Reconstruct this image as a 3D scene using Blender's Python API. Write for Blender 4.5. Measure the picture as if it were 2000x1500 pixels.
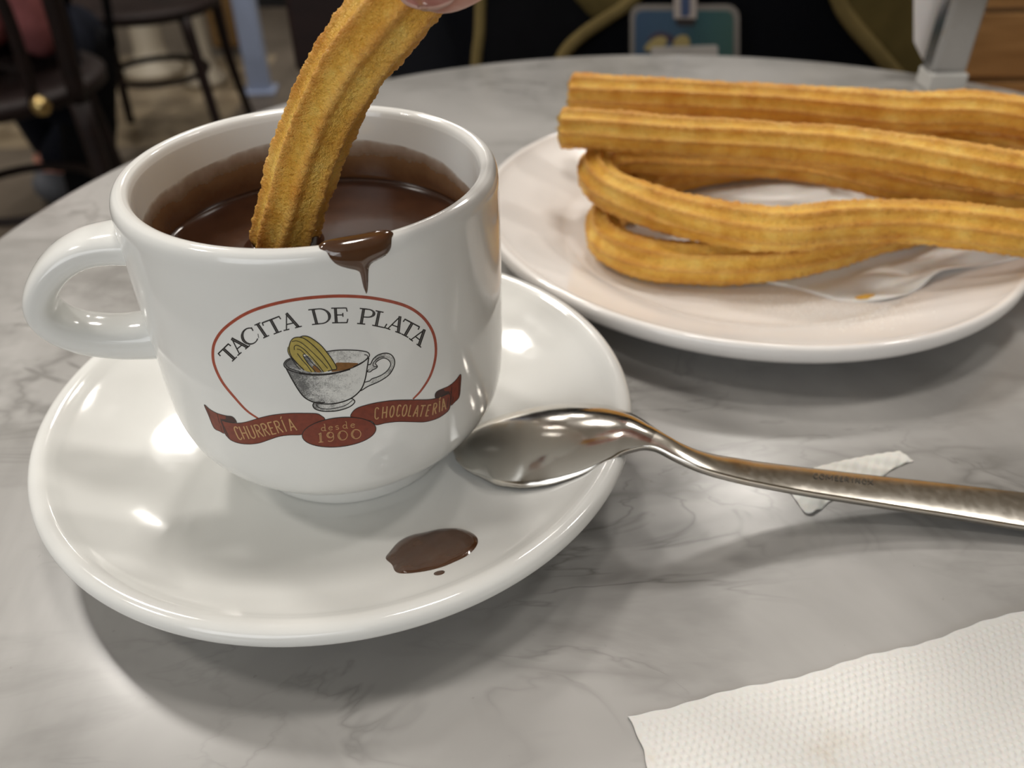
import bpy, bmesh, math, random
import numpy as np
from mathutils import Vector, Matrix
from mathutils.geometry import delaunay_2d_cdt

random.seed(7); RNG = np.random.default_rng(7)
SC = bpy.context.scene
for o in list(bpy.data.objects): bpy.data.objects.remove(o)
COL = SC.collection
S = 0.001                                   # all lengths below are millimetres; the table top is z = 0

# ------------------------------------------------------------------ camera
CAM_O = np.array([0.0, 0.0, 150.263])
CAM_R = np.array([0.99997364, -0.00440004, -0.00577506])
CAM_U = np.array([0.00726028, 0.60602658, 0.79541126])
CAM_W = np.array([0.0, 0.79543222, -0.60604255])
FPX = 1593.627
cd = bpy.data.cameras.new('camera'); cam = bpy.data.objects.new('camera', cd); COL.objects.link(cam)
cam.matrix_world = Matrix((
    (CAM_R[0], CAM_U[0], -CAM_W[0], CAM_O[0]*S), (CAM_R[1], CAM_U[1], -CAM_W[1], CAM_O[1]*S),
    (CAM_R[2], CAM_U[2], -CAM_W[2], CAM_O[2]*S), (0, 0, 0, 1)))
cd.sensor_fit = 'HORIZONTAL'; cd.sensor_width = 36; cd.lens = FPX/2000*36
cd.clip_start = 0.01; cd.clip_end = 60
cd.dof.use_dof = True; cd.dof.focus_distance = 0.164; cd.dof.aperture_fstop = 15.0
SC.camera = cam

# ------------------------------------------------------------------ world, light levels, exposure
W = bpy.data.worlds.new('world'); SC.world = W; W.use_nodes = True
W.node_tree.nodes['Background'].inputs[0].default_value = (1.0, .93, .84, 1)
W.node_tree.nodes['Background'].inputs[1].default_value = 0.25
SC.view_settings.view_transform = 'Standard'; SC.view_settings.look = 'None'
SC.view_settings.gamma = 1; SC.view_settings.use_curve_mapping = False
SC.view_settings.exposure = 0.8

def area(name, loc, size, power, color, target=(0, 0.2, 0)):
    l = bpy.data.lights.new(name, 'AREA'); l.energy = power; l.color = color
    l.shape = 'RECTANGLE'; l.size, l.size_y = size
    o = bpy.data.objects.new(name, l); COL.objects.link(o); o.location = loc
    o.rotation_euler = (Vector(target)-Vector(loc)).to_track_quat('-Z', 'Y').to_euler()
    return o
LAMPS = [(-1.25, 1.5, 14.5), (-.25, 2.3, 12), (.9, 2.3, 8), (1.5, .9, 6), (-1.7, .1, 10), (.1, .55, 7)]
LAMPS += [(-1.0, 4.1, 5), (-.55, 4.5, 5)]
for x, y, pw in LAMPS:
    l = bpy.data.lights.new('ceiling_downlight', 'AREA'); l.energy = pw; l.color = (1, .95, .885); l.shape = 'DISK'; l.size = .34 if pw > 5 else .16
    o = bpy.data.objects.new('ceiling_downlight', l); COL.objects.link(o); o.location = (x, y, 2.08)
area('front_fill', (-.9, -2.4, .95), (2.6, 1.5), 19, (.95, .98, 1.0), (-.1, .3, .1))  # added fill lamp behind the camera, brightens the cup front
SC.cycles.caustics_reflective = False; SC.cycles.caustics_refractive = False

# ------------------------------------------------------------------ helpers: pixels of the 2000x1500 frame to real points
def ray(px, py):
    d = (px-1000)/FPX*CAM_R-(py-750)/FPX*CAM_U+CAM_W
    return CAM_O, d/np.linalg.norm(d)
def atz(px, py, z):
    o, d = ray(px, py); return o+d*(z-o[2])/d[2]
def aty(px, py, y):
    o, d = ray(px, py); return o+d*(y-o[1])/d[1]

def catmull(P, n, closed=False):
    P = np.array(P, float)
    if closed: Q = np.vstack([P[-1], P, P[0], P[1]])
    else: Q = np.vstack([2*P[0]-P[1], P, 2*P[-1]-P[-2]])
    out = []
    for i in range(1, len(Q)-2):
        t = np.linspace(0, 1, n, endpoint=False)[:, None]
        a, b, c, d = Q[i-1], Q[i], Q[i+1], Q[i+2]
        out.append(.5*((2*b)+(-a+c)*t+(2*a-5*b+4*c-d)*t**2+(-a+3*b-3*c+d)*t**3))
    out = np.vstack(out)
    if not closed: out = np.vstack([out, P[-1]])
    return out
def resample(P, step, closed=False):
    P = np.array(P, float)
    if closed: P = np.vstack([P, P[0]])
    L = np.r_[0, np.cumsum(np.linalg.norm(np.diff(P, axis=0), axis=1))]
    n = max(2, int(round(L[-1]/step))+1)
    t = np.linspace(0, L[-1], n)
    R = np.stack([np.interp(t, L, P[:, k]) for k in range(P.shape[1])], 1)
    return R[:-1] if closed else R

ORG = {}
def thing(name, label, cat, loc=(0, 0, 0), group=None):
    o = bpy.data.objects.new(name, None); COL.objects.link(o)
    o.empty_display_size = .02
    o.location = np.array(loc, float)*S; ORG[o.name] = np.array(loc, float)
    o['label'] = label; o['category'] = cat
    if group: o['group'] = group
    return o
def mk(name, V, F, mat, parent=None, org=None, smooth=True, attr=None):
    """one mesh object from world millimetres"""
    if parent is not None: og = ORG[parent.name]
    else: og = np.array(org if org is not None else (0, 0, 0), float)
    V = (np.array(V, float)-og)*S
    me = bpy.data.meshes.new(name)
    if isinstance(F, np.ndarray):
        k = F.shape[1]
        me.vertices.add(len(V)); me.vertices.foreach_set('co', V.astype(np.float32).ravel())
        me.loops.add(F.size); me.loops.foreach_set('vertex_index', F.astype(np.int32).ravel())
        me.polygons.add(len(F)); me.polygons.foreach_set('loop_start', np.arange(0, F.size, k, dtype=np.int32))
        me.update(calc_edges=True)
    else:
        me.from_pydata([tuple(v) for v in V], [], [tuple(int(i) for i in f) for f in F])
    if smooth: me.polygons.foreach_set('use_smooth', np.ones(len(me.polygons), dtype=bool))
    if attr:
        for k, vals in attr.items():
            a = me.attributes.new(k, 'FLOAT', 'POINT'); a.data.foreach_set('value', np.array(vals, np.float32))
    me.materials.append(mat); me.update()
    o = bpy.data.objects.new(name, me); COL.objects.link(o)
    ORG[o.name] = og
    if parent is not None: o.parent = parent
    else: o.location = og*S
    return o
def tag(o, label=None, cat=None, group=None, kind=None):
    if label: o['label'] = label
    if cat: o['category'] = cat
    if group: o['group'] = group
    if kind: o['kind'] = kind
    return o
def gridfaces(n, m, closed=False, flip=False):
    """rings n, points m per ring"""
    i = np.arange(n-1)[:, None]*m; j = np.arange(m if closed else m-1)[None]
    jn = (j+1) % m
    a = i+j; b = i+jn; c = i+m+jn; d = i+m+j
    F = np.stack([a, b, c, d], -1).reshape(-1, 4)
    return F[:, ::-1] if flip else F
def lathe(prof, c, n=192, cap0=True, cap1=True):
    """prof rows (r,z), c centre (x,y[,z])"""
    prof = np.array(prof, float); a = np.linspace(0, 2*np.pi, n, endpoint=False)
    z0 = c[2] if len(c) > 2 else 0
    V = np.stack([c[0]+prof[:, 0:1]*np.cos(a), c[1]+prof[:, 0:1]*np.sin(a), np.repeat(prof[:, 1:2]+z0, n, 1)], -1).reshape(-1, 3)
    return V, gridfaces(len(prof), n, True)
def join(parts):
    V = []; F = []; k = 0
    for v, f in parts:
        V.append(np.array(v, float)); F += [tuple(int(i)+k for i in q) for q in f]; k += len(v)
    return np.vstack(V), F
def box(c, s, rz=0, ry=0, rx=0):
    x, y, z = np.array(s)/2.0
    V = np.array([(-x, -y, -z), (x, -y, -z), (x, y, -z), (-x, y, -z), (-x, -y, z), (x, -y, z), (x, y, z), (-x, y, z)], float)
    M = np.array(Matrix.Rotation(rz, 3, 'Z') @ Matrix.Rotation(ry, 3, 'Y') @ Matrix.Rotation(rx, 3, 'X'))
    return V @ M.T+np.array(c, float), [(0, 3, 2, 1), (4, 5, 6, 7), (0, 1, 5, 4), (1, 2, 6, 5), (2, 3, 7, 6), (3, 0, 4, 7)]
def bevel(o, w=1.0, seg=3):
    m = o.modifiers.new('bevel', 'BEVEL'); m.width = w*S; m.segments = seg; m.limit_method = 'ANGLE'; return o
def frames(P):
    T = np.gradient(P, axis=0); T /= np.linalg.norm(T, axis=1)[:, None]
    N = np.zeros_like(P); up = np.array([0, 0, 1.0])
    if abs(T[0] @ up) > .95: up = np.array([0, 1.0, 0])
    n = up-T[0]*(up @ T[0]); n /= np.linalg.norm(n); N[0] = n
    for i in range(1, len(P)):
        n = n-T[i]*(n @ T[i]); n /= np.linalg.norm(n); N[i] = n
    return T, N, np.cross(T, N)
def tube(P, R, n=12, caps=True):
    P = np.array(P, float); R = np.broadcast_to(np.array(R, float), (len(P),))
    T, N, B = frames(P); a = np.linspace(0, 2*np.pi, n, endpoint=False)
    V = P[:, None]+R[:, None, None]*(N[:, None]*np.cos(a)[None, :, None]+B[:, None]*np.sin(a)[None, :, None])
    F = gridfaces(len(P), n, True).tolist(); V = V.reshape(-1, 3)
    if caps: F += [tuple(range(n))[::-1], tuple((len(P)-1)*n+i for i in range(n))]
    return V, F
def inside(pts, poly):
    x, y = pts[:, 0], pts[:, 1]; r = np.zeros(len(pts), bool); n = len(poly)
    for i in range(n):
        x1, y1 = poly[i]; x2, y2 = poly[(i+1) % n]
        c = ((y1 > y) != (y2 > y)) & (x < (x2-x1)*(y-y1)/(y2-y1+1e-12)+x1); r ^= c
    return r
def bdist(pts, poly):
    a = poly; b = np.roll(poly, -1, 0); d = b-a; v = pts[:, None]-a[None]
    s = np.clip((v*d).sum(-1)/np.maximum((d*d).sum(-1), 1e-12), 0, 1)
    return np.linalg.norm(v-s[..., None]*d, axis=-1).min(1)
def fill2d(poly, step):
    """triangulated inside of a 2-D outline, fine enough to bend over a surface"""
    B = resample(poly, step, True)
    lo, hi = B.min(0), B.max(0)
    gx, gy = np.meshgrid(np.arange(lo[0], hi[0], step), np.arange(lo[1], hi[1], step))
    G = np.stack([gx.ravel(), gy.ravel()], 1)
    G = G[inside(G, B)]
    if len(G): G = G[bdist(G, B) > .45*step]
    P = np.vstack([B, G]) if len(G) else B
    n = len(B)
    v, e, f, *_ = delaunay_2d_cdt([Vector(p) for p in P], [(i, (i+1) % n) for i in range(n)], [], 1, 1e-6)
    v = np.array([tuple(q) for q in v]); f = [tuple(t) for t in f]
    return v, f, B

# ------------------------------------------------------------------ materials
def mat(name, col=(.5, .5, .5), rough=.5, metal=0, **kw):
    m = bpy.data.materials.new(name); m.use_nodes = True; b = m.node_tree.nodes['Principled BSDF']
    b.inputs['Base Color'].default_value = (*col, 1); b.inputs['Roughness'].default_value = rough; b.inputs['Metallic'].default_value = metal
    for k, v in kw.items(): b.inputs[k.replace('_', ' ')].default_value = v
    return m
class NT:
    def __init__(s, m): s.t = m.node_tree; s.b = s.t.nodes['Principled BSDF']
    def n(s, typ, ins={}, **props):
        nd = s.t.nodes.new(typ)
        for k, v in props.items(): setattr(nd, k, v)
        for k, v in ins.items():
            if isinstance(v, bpy.types.NodeSocket): s.t.links.new(v, nd.inputs[k])
            else: nd.inputs[k].default_value = v
        return nd
    def link(s, a, b): s.t.links.new(a, b)
    def co(s): return s.n('ShaderNodeTexCoord').outputs['Object']
    def noise(s, scale, detail=4, rough=.55, vec=None, dist=0):
        i = {'Scale': scale, 'Detail': detail, 'Roughness': rough, 'Distortion': dist}
        if vec is not None: i['Vector'] = vec
        return s.n('ShaderNodeTexNoise', i)
    def ramp(s, fac, stops, interp='LINEAR'):
        r = s.n('ShaderNodeValToRGB', {'Fac': fac}); cr = r.color_ramp; cr.interpolation = interp
        while len(cr.elements) < len(stops): cr.elements.new(.5)
        for e, (p, c) in zip(cr.elements, stops):
            e.position = p; e.color = (*c, 1) if len(c) == 3 else c
        return r.outputs['Color']
    def mix(s, f, a, b, mode='MIX'):
        nd = s.n('ShaderNodeMix', data_type='RGBA', blend_type=mode)
        for k, v in ((0, f), (6, a), (7, b)):
            if isinstance(v, bpy.types.NodeSocket): s.link(v, nd.inputs[k])
            else: nd.inputs[k].default_value = v if not isinstance(v, tuple) or len(v) == 4 else (*v, 1)
        return nd.outputs[2]
    def bump(s, h, dist, strength=1):
        nd = s.n('ShaderNodeBump', {'Height': h, 'Distance': dist, 'Strength': strength}); s.link(nd.outputs[0], s.b.inputs['Normal']); return nd
    def base(s, c): s.link(c, s.b.inputs['Base Color'])

def ceramic(name, col):
    m = mat(name, col, .10, Coat_Weight=.12, Coat_Roughness=.03, Specular_IOR_Level=.42); t = NT(m)
    v = t.co(); n = t.noise(55, 3, .5, v)
    t.base(t.ramp(n.outputs['Fac'], [(.3, tuple(c*.965 for c in col)), (.7, col)]))
    n2 = t.noise(1500, 2, .6, v); spk = t.ramp(t.noise(700, 1, .5, v).outputs['Fac'], [(.25, (.55, .52, .48)), (.27, col)])
    t.bump(t.noise(60, 2, .5, v).outputs['Fac'], .00025, .35)
    rr = t.ramp(t.noise(90, 4, .6, v).outputs['Fac'], [(.4, (.07,)*3), (.7, (.16,)*3)]); t.link(rr, t.b.inputs['Roughness'])
    return m
M_CUP = ceramic('glazed_ceramic', (.78, .78, .755))
M_PLATE = ceramic('glazed_plate_ceramic', (.80, .77, .742))
M_FOOT = mat('unglazed_foot_ring', (.45, .44, .42), .6)

def marble():
    m = mat('grey_veined_marble', (.5, .48, .46), .16, Coat_Weight=.12, Coat_Roughness=.12); t = NT(m)
    v = t.co()
    mp = t.n('ShaderNodeMapping', {'Vector': v, 'Rotation': (0, 0, .7), 'Scale': (1, .55, 1)}).outputs[0]
    big = t.noise(7, 5, .6, mp, 1.2).outputs['Fac']
    base = t.ramp(big, [(.28, (.265, .256, .245)), (.5, (.35, .34, .326)), (.72, (.46, .448, .432))])
    def vein_lines(scale, w, vec, dist):
        n_ = t.noise(scale, 5, .58, vec, dist).outputs['Fac']
        d_ = t.n('ShaderNodeMath', {0: t.n('ShaderNodeMath', {0: n_, 1: .5}, operation='SUBTRACT').outputs[0]}, operation='ABSOLUTE').outputs[0]
        return t.ramp(d_, [(0, (.72,)*3), (w*.35, (.36,)*3), (w, (0,)*3)])
    m2 = t.n('ShaderNodeMapping', {'Vector': v, 'Rotation': (0, 0, -.65), 'Location': (.3, .1, .2), 'Scale': (.7, 1.5, 1)}).outputs[0]
    vein = t.mix(1.0, vein_lines(6.5, .030, m2, .6), vein_lines(15, .018, m2, .9), 'LIGHTEN')
    patch = t.ramp(t.noise(9, 3, .5, v).outputs['Fac'], [(.47, (0,)*3), (.68, (1,)*3)])
    vm = t.mix(1.0, vein, patch, 'MULTIPLY')
    c = t.mix(vm, base, (.10, .095, .085))
    cl = t.ramp(t.noise(24, 5, .6, m2, .4).outputs['Fac'], [(.53, (0,)*3), (.72, (.55,)*3)])
    c = t.mix(cl, c, (.17, .163, .15))
    pit = t.ramp(t.noise(420, 2, .5, v).outputs['Fac'], [(.74, (0,)*3), (.80, (.45,)*3)])
    c = t.mix(pit, c, (.24, .228, .205))
    t.base(c); t.b.inputs['Roughness'].default_value = .30
    return m
M_MARBLE = marble()

def churro_mat():
    m = mat('fried_dough', (.7, .4, .12), .42, Subsurface_Weight=.22, Subsurface_Scale=.003); t = NT(m)
    t.b.inputs['Subsurface Radius'].default_value = (1, .55, .2)
    v = t.co(); at = t.n('ShaderNodeAttribute', attribute_name='ridge').outputs['Fac']
    n = t.noise(120, 5, .65, v).outputs['Fac']
    a = t.ramp(n, [(.32, (.74, .35, .035)), (.5, (.86, .49, .08)), (.70, (.94, .64, .16))])
    b = t.ramp(n, [(.3, (.62, .26, .035)), (.7, (.86, .50, .12))])
    c = t.mix(at, a, b)
    big = t.ramp(t.noise(45, 2, .5, v).outputs['Fac'], [(.35, (.90, .84, .72)), (.65, (1.06, 1.08, 1.1))])
    c = t.mix(1.0, c, big, 'MULTIPLY')
    sp = t.ramp(t.noise(900, 2, .6, v).outputs['Fac'], [(.34, (.30, .12, .03)), (.42, (1, 1, 1))])
    t.base(t.mix(.22, c, t.mix(1.0, c, sp, 'MULTIPLY')))
    h = t.n('ShaderNodeMath', {0: t.noise(1500, 3, .7, v).outputs['Fac'], 1: t.noise(650, 3, .65, v).outputs['Fac']}, operation='ADD').outputs[0]
    t.bump(h, .0011, .9)
    return m
M_CHURRO = churro_mat()

def choc(name, a, b, rough=.14):
    m = mat(name, a, rough, Coat_Weight=.6, Coat_Roughness=.05); t = NT(m)
    n = t.noise(130, 3, .6, t.co()).outputs['Fac']; t.base(t.ramp(n, [(.35, a), (.7, b)]))
    return m
M_CHOC = choc('hot_chocolate', (.036, .014, .0075), (.052, .021, .011), .13)
M_SPILL = choc('thin_chocolate', (.066, .028, .012), (.090, .039, .017), .12)
def film_mat():
    m = mat('dried_chocolate_film', (.12, .05, .02), .25); t = NT(m); v = t.co()
    at = t.n('ShaderNodeAttribute', attribute_name='thick').outputs['Fac']
    n = t.n('ShaderNodeMath', {0: t.noise(110, 5, .65, v).outputs['Fac'], 1: .6, 2: .2}, operation='MULTIPLY_ADD').outputs[0]
    s = t.n('ShaderNodeMath', {0: at, 1: n}, operation='ADD').outputs[0]
    al = t.ramp(s, [(.50, (0,)*3), (.66, (.45,)*3), (.95, (.72,)*3), (1.3, (.93,)*3)]); t.link(al, t.b.inputs['Alpha'])
    t.base(t.ramp(t.n('ShaderNodeMath', {0: s, 1: .6}, operation='MULTIPLY').outputs[0], [(.3, (.36, .20, .09)), (.8, (.115, .048, .018))]))
    return m
M_FILM = film_mat()

def steel(name, col, rough):
    m = mat(name, col, rough, 1.0); t = NT(m); v = t.co()
    w = t.n('ShaderNodeMapping', {'Vector': v, 'Scale': (1, 1, 1)}).outputs[0]
    n = t.noise(500, 3, .6, w).outputs['Fac']
    t.link(t.ramp(n, [(.3, (rough*.85,)*3), (.7, (rough*1.2,)*3)]), t.b.inputs['Roughness'])
    st = t.ramp(t.noise(60, 4, .6, v).outputs['Fac'], [(.60, (1, 1, 1)), (.75, (.86, .70, .50))])
    t.base(t.mix(1.0, (*col, 1), st, 'MULTIPLY'))
    return m
M_SPOON = steel('worn_stainless_steel', (.84, .80, .73), .20)
M_BOWL = steel('polished_spoon_steel', (.72, .69, .64), .14)
M_CHROME = steel('brushed_chrome', (.55, .55, .55), .22)
M_STAMP = mat('stamped_letter_grey', (.10, .09, .075), .5, .6)

def paper(name, col, bs=700, dist=.0002):
    m = mat(name, col, .85, Subsurface_Weight=.15, Subsurface_Scale=.001); t = NT(m); v = t.co()
    t.bump(t.noise(bs, 5, .7, v).outputs['Fac'], dist, .5)
    st = t.ramp(t.noise(38, 5, .7, v).outputs['Fac'], [(.60, (1, 1, 1)), (.78, (.90, .84, .76))])
    t.base(t.mix(1.0, (*col, 1), st, 'MULTIPLY')); return m
M_NAPKIN = paper('embossed_tissue_paper', (.72, .71, .685))
M_SHEET = paper('thin_tissue_paper', (.85, .80, .77))
M_SCRAP = paper('torn_paper', (.80, .75, .70))

def print_mat(name, col, rough=.28):
    m = mat(name, col, rough, Specular_IOR_Level=.35); t = NT(m)
    n = t.noise(900, 3, .6, t.co()).outputs['Fac']
    t.base(t.ramp(n, [(.3, tuple(c*.82 for c in col)), (.7, tuple(min(1, c*1.12) for c in col))])); return m
P_RED = print_mat('print_rust_red', (.19, .036, .017))
P_LINE = print_mat('print_oval_red', (.36, .075, .040))
P_BLACK = print_mat('print_black', (.016, .013, .012))
P_DARK = print_mat('print_dark_maroon', (.050, .016, .013))
P_GOLD = print_mat('print_gold', (.50, .30, .13))
P_YEL = print_mat('print_churro_yellow', (.43, .34, .085))
P_BROWN = print_mat('print_chocolate_brown', (.23, .105, .030))
P_INLAY = print_mat('print_letter_inline', (.22, .21, .20))
def stipple():
    m = mat('print_stippled_grey', (.4, .4, .4), .3, Coat_Weight=.4); t = NT(m)
    at = t.n('ShaderNodeAttribute', attribute_name='shade').outputs['Fac']
    n = t.noise(4200, 2, .8, t.co()).outputs['Fac']; n2 = t.noise(500, 3, .7, t.co()).outputs['Fac']
    s = t.n('ShaderNodeMath', {0: t.n('ShaderNodeMath', {0: n, 1: n2}, operation='ADD').outputs[0], 1: at}, operation='SUBTRACT').outputs[0]
    t.base(t.ramp(s, [(.28, (.11, .11, .108)), (.60, (.52, .52, .50)), (.78, (.70, .70, .67))])); return m
P_GREY = stipple()

def wood(name, a, b, rough=.35):
    m = mat(name, a, rough); t = NT(m)
    w = t.n('ShaderNodeMapping', {'Vector': t.co(), 'Scale': (1.2, 1.2, 14)}).outputs[0]
    t.b.inputs['Specular IOR Level'].default_value = .25
    t.base(t.ramp(t.noise(5, 5, .6, w, .4).outputs['Fac'], [(.3, a), (.7, b)])); return m
M_DARKWOOD = wood('dark_bentwood', (.005, .0022, .002), (.012, .005, .004), .6)
M_MAROON = wood('maroon_wood', (.010, .0035, .003), (.016, .006, .005), .6)
M_OAK = wood('brown_wood_grain', (.24, .115, .040), (.50, .28, .11), .45)

# ------------------------------------------------------------------ the room
def floor_mat():
    m = mat('terrazzo_floor', (.2, .16, .12), .35); t = NT(m); v = t.co()
    n = t.noise(3.2, 5, .6, v, .5).outputs['Fac']
    a = t.ramp(n, [(.3, (.085, .068, .052)), (.7, (.15, .125, .098))])
    # a field of mottled sand-coloured tiles set into the plain floor
    xyz = t.n('ShaderNodeSeparateXYZ', {'Vector': v})
    def band(sock, lo, hi):
        x = t.n('ShaderNodeMath', {0: sock, 1: lo}, operation='GREATER_THAN').outputs[0]
        y = t.n('ShaderNodeMath', {0: sock, 1: hi}, operation='LESS_THAN').outputs[0]
        return t.n('ShaderNodeMath', {0: x, 1: y}, operation='MULTIPLY').outputs[0]
    msk = t.n('ShaderNodeMath', {0: band(xyz.outputs['X'], -3.2, -.90), 1: band(xyz.outputs['Y'], 2.35, 3.3)}, operation='MULTIPLY').outputs[0]
    w = t.n('ShaderNodeMapping', {'Vector': v, 'Rotation': (0, 0, .78), 'Scale': (1, 1, 1)}).outputs[0]
    ck = t.n('ShaderNodeTexChecker', {'Vector': t.n('ShaderNodeVectorMath', {0: w, 1: t.n('ShaderNodeVectorMath', {0: t.noise(9, 3, .6, v).outputs['Color'], 3: .10}, operation='SCALE').outputs[0]}, operation='ADD').outputs[0],
                                      'Scale': 9.5, 'Color1': (.27, .215, .14, 1), 'Color2': (.125, .092, .055, 1)}).outputs[0]
    b = t.mix(.45, ck, t.ramp(n, [(.35, (.14, .108, .070)), (.65, (.27, .22, .155))]))
    t.base(t.mix(msk, a, b)); return m
M_FLOOR = floor_mat()
M_WALL = mat('dark_cream_wall', (.42, .37, .30), .8); M_CEIL = mat('off_white_ceiling', (.87, .84, .78), .8)
M_MAROON_ = mat('dark_fill_frame', (.03, .015, .01), .4)  # dark bars around the added fill panel
M_LAMP = mat('lamp_diffuser', (.9, .9, .9), .5, Emission_Color=(1, .93, .84, 1), Emission_Strength=2)
X0, X1, Y0, Y1, Z0, Z1 = -3800, 3200, -2600, 5600, -750, 2150
def slab(name, c, s, m, kind='structure'):
    V, F = box(c, s); o = mk(name, V, F, m, org=(c[0], c[1], c[2]), smooth=False); o['kind'] = kind; return o
o = mk('floor', *box((0, 0, Z0-40), (X1-X0, Y1-Y0+0, 80)), M_FLOOR, smooth=False)
o.data.transform(Matrix.Translation(((X0+X1)/2*S, (Y0+Y1)/2*S, 0))); o['kind'] = 'structure'
slab('ceiling', ((X0+X1)/2, (Y0+Y1)/2, Z1+40), (X1-X0, Y1-Y0, 80), M_CEIL)
slab('wall_left', (X0-50, (Y0+Y1)/2, 700), (100, Y1-Y0, Z1-Z0), M_WALL)
slab('wall_right', (X1+50, (Y0+Y1)/2, 700), (100, Y1-Y0, Z1-Z0), M_WALL)
slab('wall_back', ((X0+X1)/2, Y1+50, 700), (X1-X0+200, 100, Z1-Z0), M_WALL)
slab('wall_front', ((X0+X1)/2, Y0-50, 700), (X1-X0+200, 100, Z1-Z0), M_WALL)
wn = thing('fill_panel_1', 'added glowing window behind the photographer', 'fill_panel', (-900, Y0, 200))  # made-up panel on the front wall, gives the fill lamp a source
for q_ in ('label', 'category'): del wn[q_]
wn['kind'] = 'structure'
M_FILL = mat('fill_pane_glow', (.8, .85, .9), .6, Emission_Color=(.93, .97, 1, 1), Emission_Strength=.5)  # glow of the added panel, no known daylight behind it
V, F = box((-900, Y0+8, 950), (2600, 12, 1500)); mk('pane', V, F, M_FILL, wn, smooth=False)
for c_, s_ in [((-900, Y0+12, 1730), (2760, 50, 80)), ((-900, Y0+12, 170), (2760, 50, 80)), ((-2240, Y0+12, 950), (80, 50, 1640)), ((440, Y0+12, 950), (80, 50, 1640)), ((-900, Y0+14, 950), (50, 44, 1500))]:
    V, F = box(c_, s_); mk('frame', V, F, M_MAROON_, wn, smooth=False)
# ceiling lamps
for k, (x, y, pw) in enumerate(LAMPS):
    x, y = x*1000, y*1000
    where = ['beyond the cup side of the table', 'beyond the far table edge', 'over the bench', 'to the right of the table', 'to the left of the table', 'straight above the table', 'above the pedestal tables', 'in the far back of the room'][k]
    t_ = thing('ceiling_light', 'round white ceiling lamp '+where, 'ceiling light', (x, y, Z1), 'ceiling lamps')
    r_ = 182 if pw > 5 else 92
    V, F = lathe([(0.01, 2150), (r_+22, 2150), (r_+22, 2100), (r_+2, 2096), (r_, 2110), (0.01, 2110)], (x, y), 40); mk('housing', V, F[:, ::-1], M_CHROME, t_)
    V, F = lathe([(0.01, 2106), (r_-2, 2106), (r_-2, 2109), (0.01, 2109)], (x, y), 40); mk('diffuser', V, F, M_LAMP, t_)

# ------------------------------------------------------------------ marble table
TC = np.array([88.1, 251.3]); TR = 298.3
tbl = thing('round_table', 'round grey veined marble cafe table under the cup and plates', 'table', (TC[0], TC[1], -750))
prof = [(0.01, 0), (100, 0), (200, 0), (TR-4, 0), (TR-1.8, -.5), (TR-.4, -1.8), (TR, -4), (TR, -20), (TR-1.5, -23), (TR-4, -24), (200, -24), (0.01, -24)]
V, F = lathe(prof, TC, 256); mk('tabletop', V, F[:, ::-1], M_MARBLE, tbl, smooth=True).data.shade_smooth()
V, F = lathe([(0.01, -24), (90, -24), (90, -32), (30, -40), (26, -80), (26, -640), (34, -690), (150, -715), (205, -730), (210, -745), (205, -750), (0.01, -750)], TC, 48)
mk('pedestal', V, F[:, ::-1], M_DARKWOOD, tbl)

# ------------------------------------------------------------------ revolved surfaces and where a line of sight meets them
CC = np.array([-43.5, 169.0]); SCN = np.array([-44.1, 168.2]); PC = np.array([87.9, 287.6])
CUP_OUT = [(24.8, 5.0), (26.4, 5.05), (27.0, 6.0), (27.3, 9.4), (27.9, 11.0), (29.4, 12.0), (31.4, 13.0), (35.0, 16.4), (38.3, 20.8), (40.3, 26), (41.0, 33), (41.15, 45), (41.2, 60), (41.1, 70), (41.0, 76), (40.95, 78.4), (40.6, 80.0), (39.9, 81.0), (38.9, 81.45)]
CUP_IN = [(38.0, 81.35), (37.2, 80.8), (36.8, 79.8), (36.65, 78), (36.6, 70), (36.6, 45), (36.0, 32), (34, 22), (29, 15.5), (20, 12.5), (0.01, 12)]
def smooth_prof(P, n=6): return catmull(P, n)
CUP_O = smooth_prof(CUP_OUT); CUP_I = smooth_prof(CUP_IN)
SAU_TOP = [(0.01, 5.0), (20, 5.0), (29, 5.1), (32, 5.5), (40, 6.7), (50, 9.2), (58, 12.2), (64, 15.3), (67.5, 17.3), (69.4, 18.7), (71.2, 19.9), (73, 20.2), (74.4, 19.6), (75.1, 18.2), (74.9, 16.6), (73.6, 15.2)]
SAU_BOT = [(70, 13.4), (60, 8.6), (50, 5.4), (40, 3.2), (32, 2.4), (28.5, 1.6), (28, 0.1), (26, 0.0), (25.5, 1.4), (20, 2.2), (0.01, 2.2)]
PLA_TOP = [(0.01, 4.2), (40, 4.2), (60, 4.3), (66, 4.9), (70, 6.6), (75, 8.6), (84, 11.8), (92, 15.0), (95, 16.6), (96.6, 17.8), (97.8, 18.1), (98.9, 17.4), (99.3, 15.5), (98.6, 13.4), (97, 11.6)]
PLA_BOT = [(92, 9.4), (80, 5.6), (70, 3.2), (64, 2.4), (61, 1.6), (60, .1), (57, 0), (56, 1.4), (40, 1.8), (0.01, 1.8)]
def rev_hit(px, py, c, prof, zmax):
    """first point where the line of sight goes below the revolved top surface z(r)"""
    pr = np.array(prof); o, d = ray(px, py)
    t = np.linspace((zmax-o[2])/d[2], (0-o[2])/d[2], 1500)
    P = o+d*t[:, None]; r = np.hypot(P[:, 0]-c[0], P[:, 1]-c[1])
    h = P[:, 2]-np.interp(r, pr[:, 0], pr[:, 1]); i = int(np.argmax(h < 0)); return P[i]
def smooth_top(P): return catmull(P, 5)
SAU_T = smooth_top(SAU_TOP); PLA_T = smooth_top(PLA_TOP)
_zo = CUP_O[:, 1]; _ro = CUP_O[:, 0]
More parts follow.
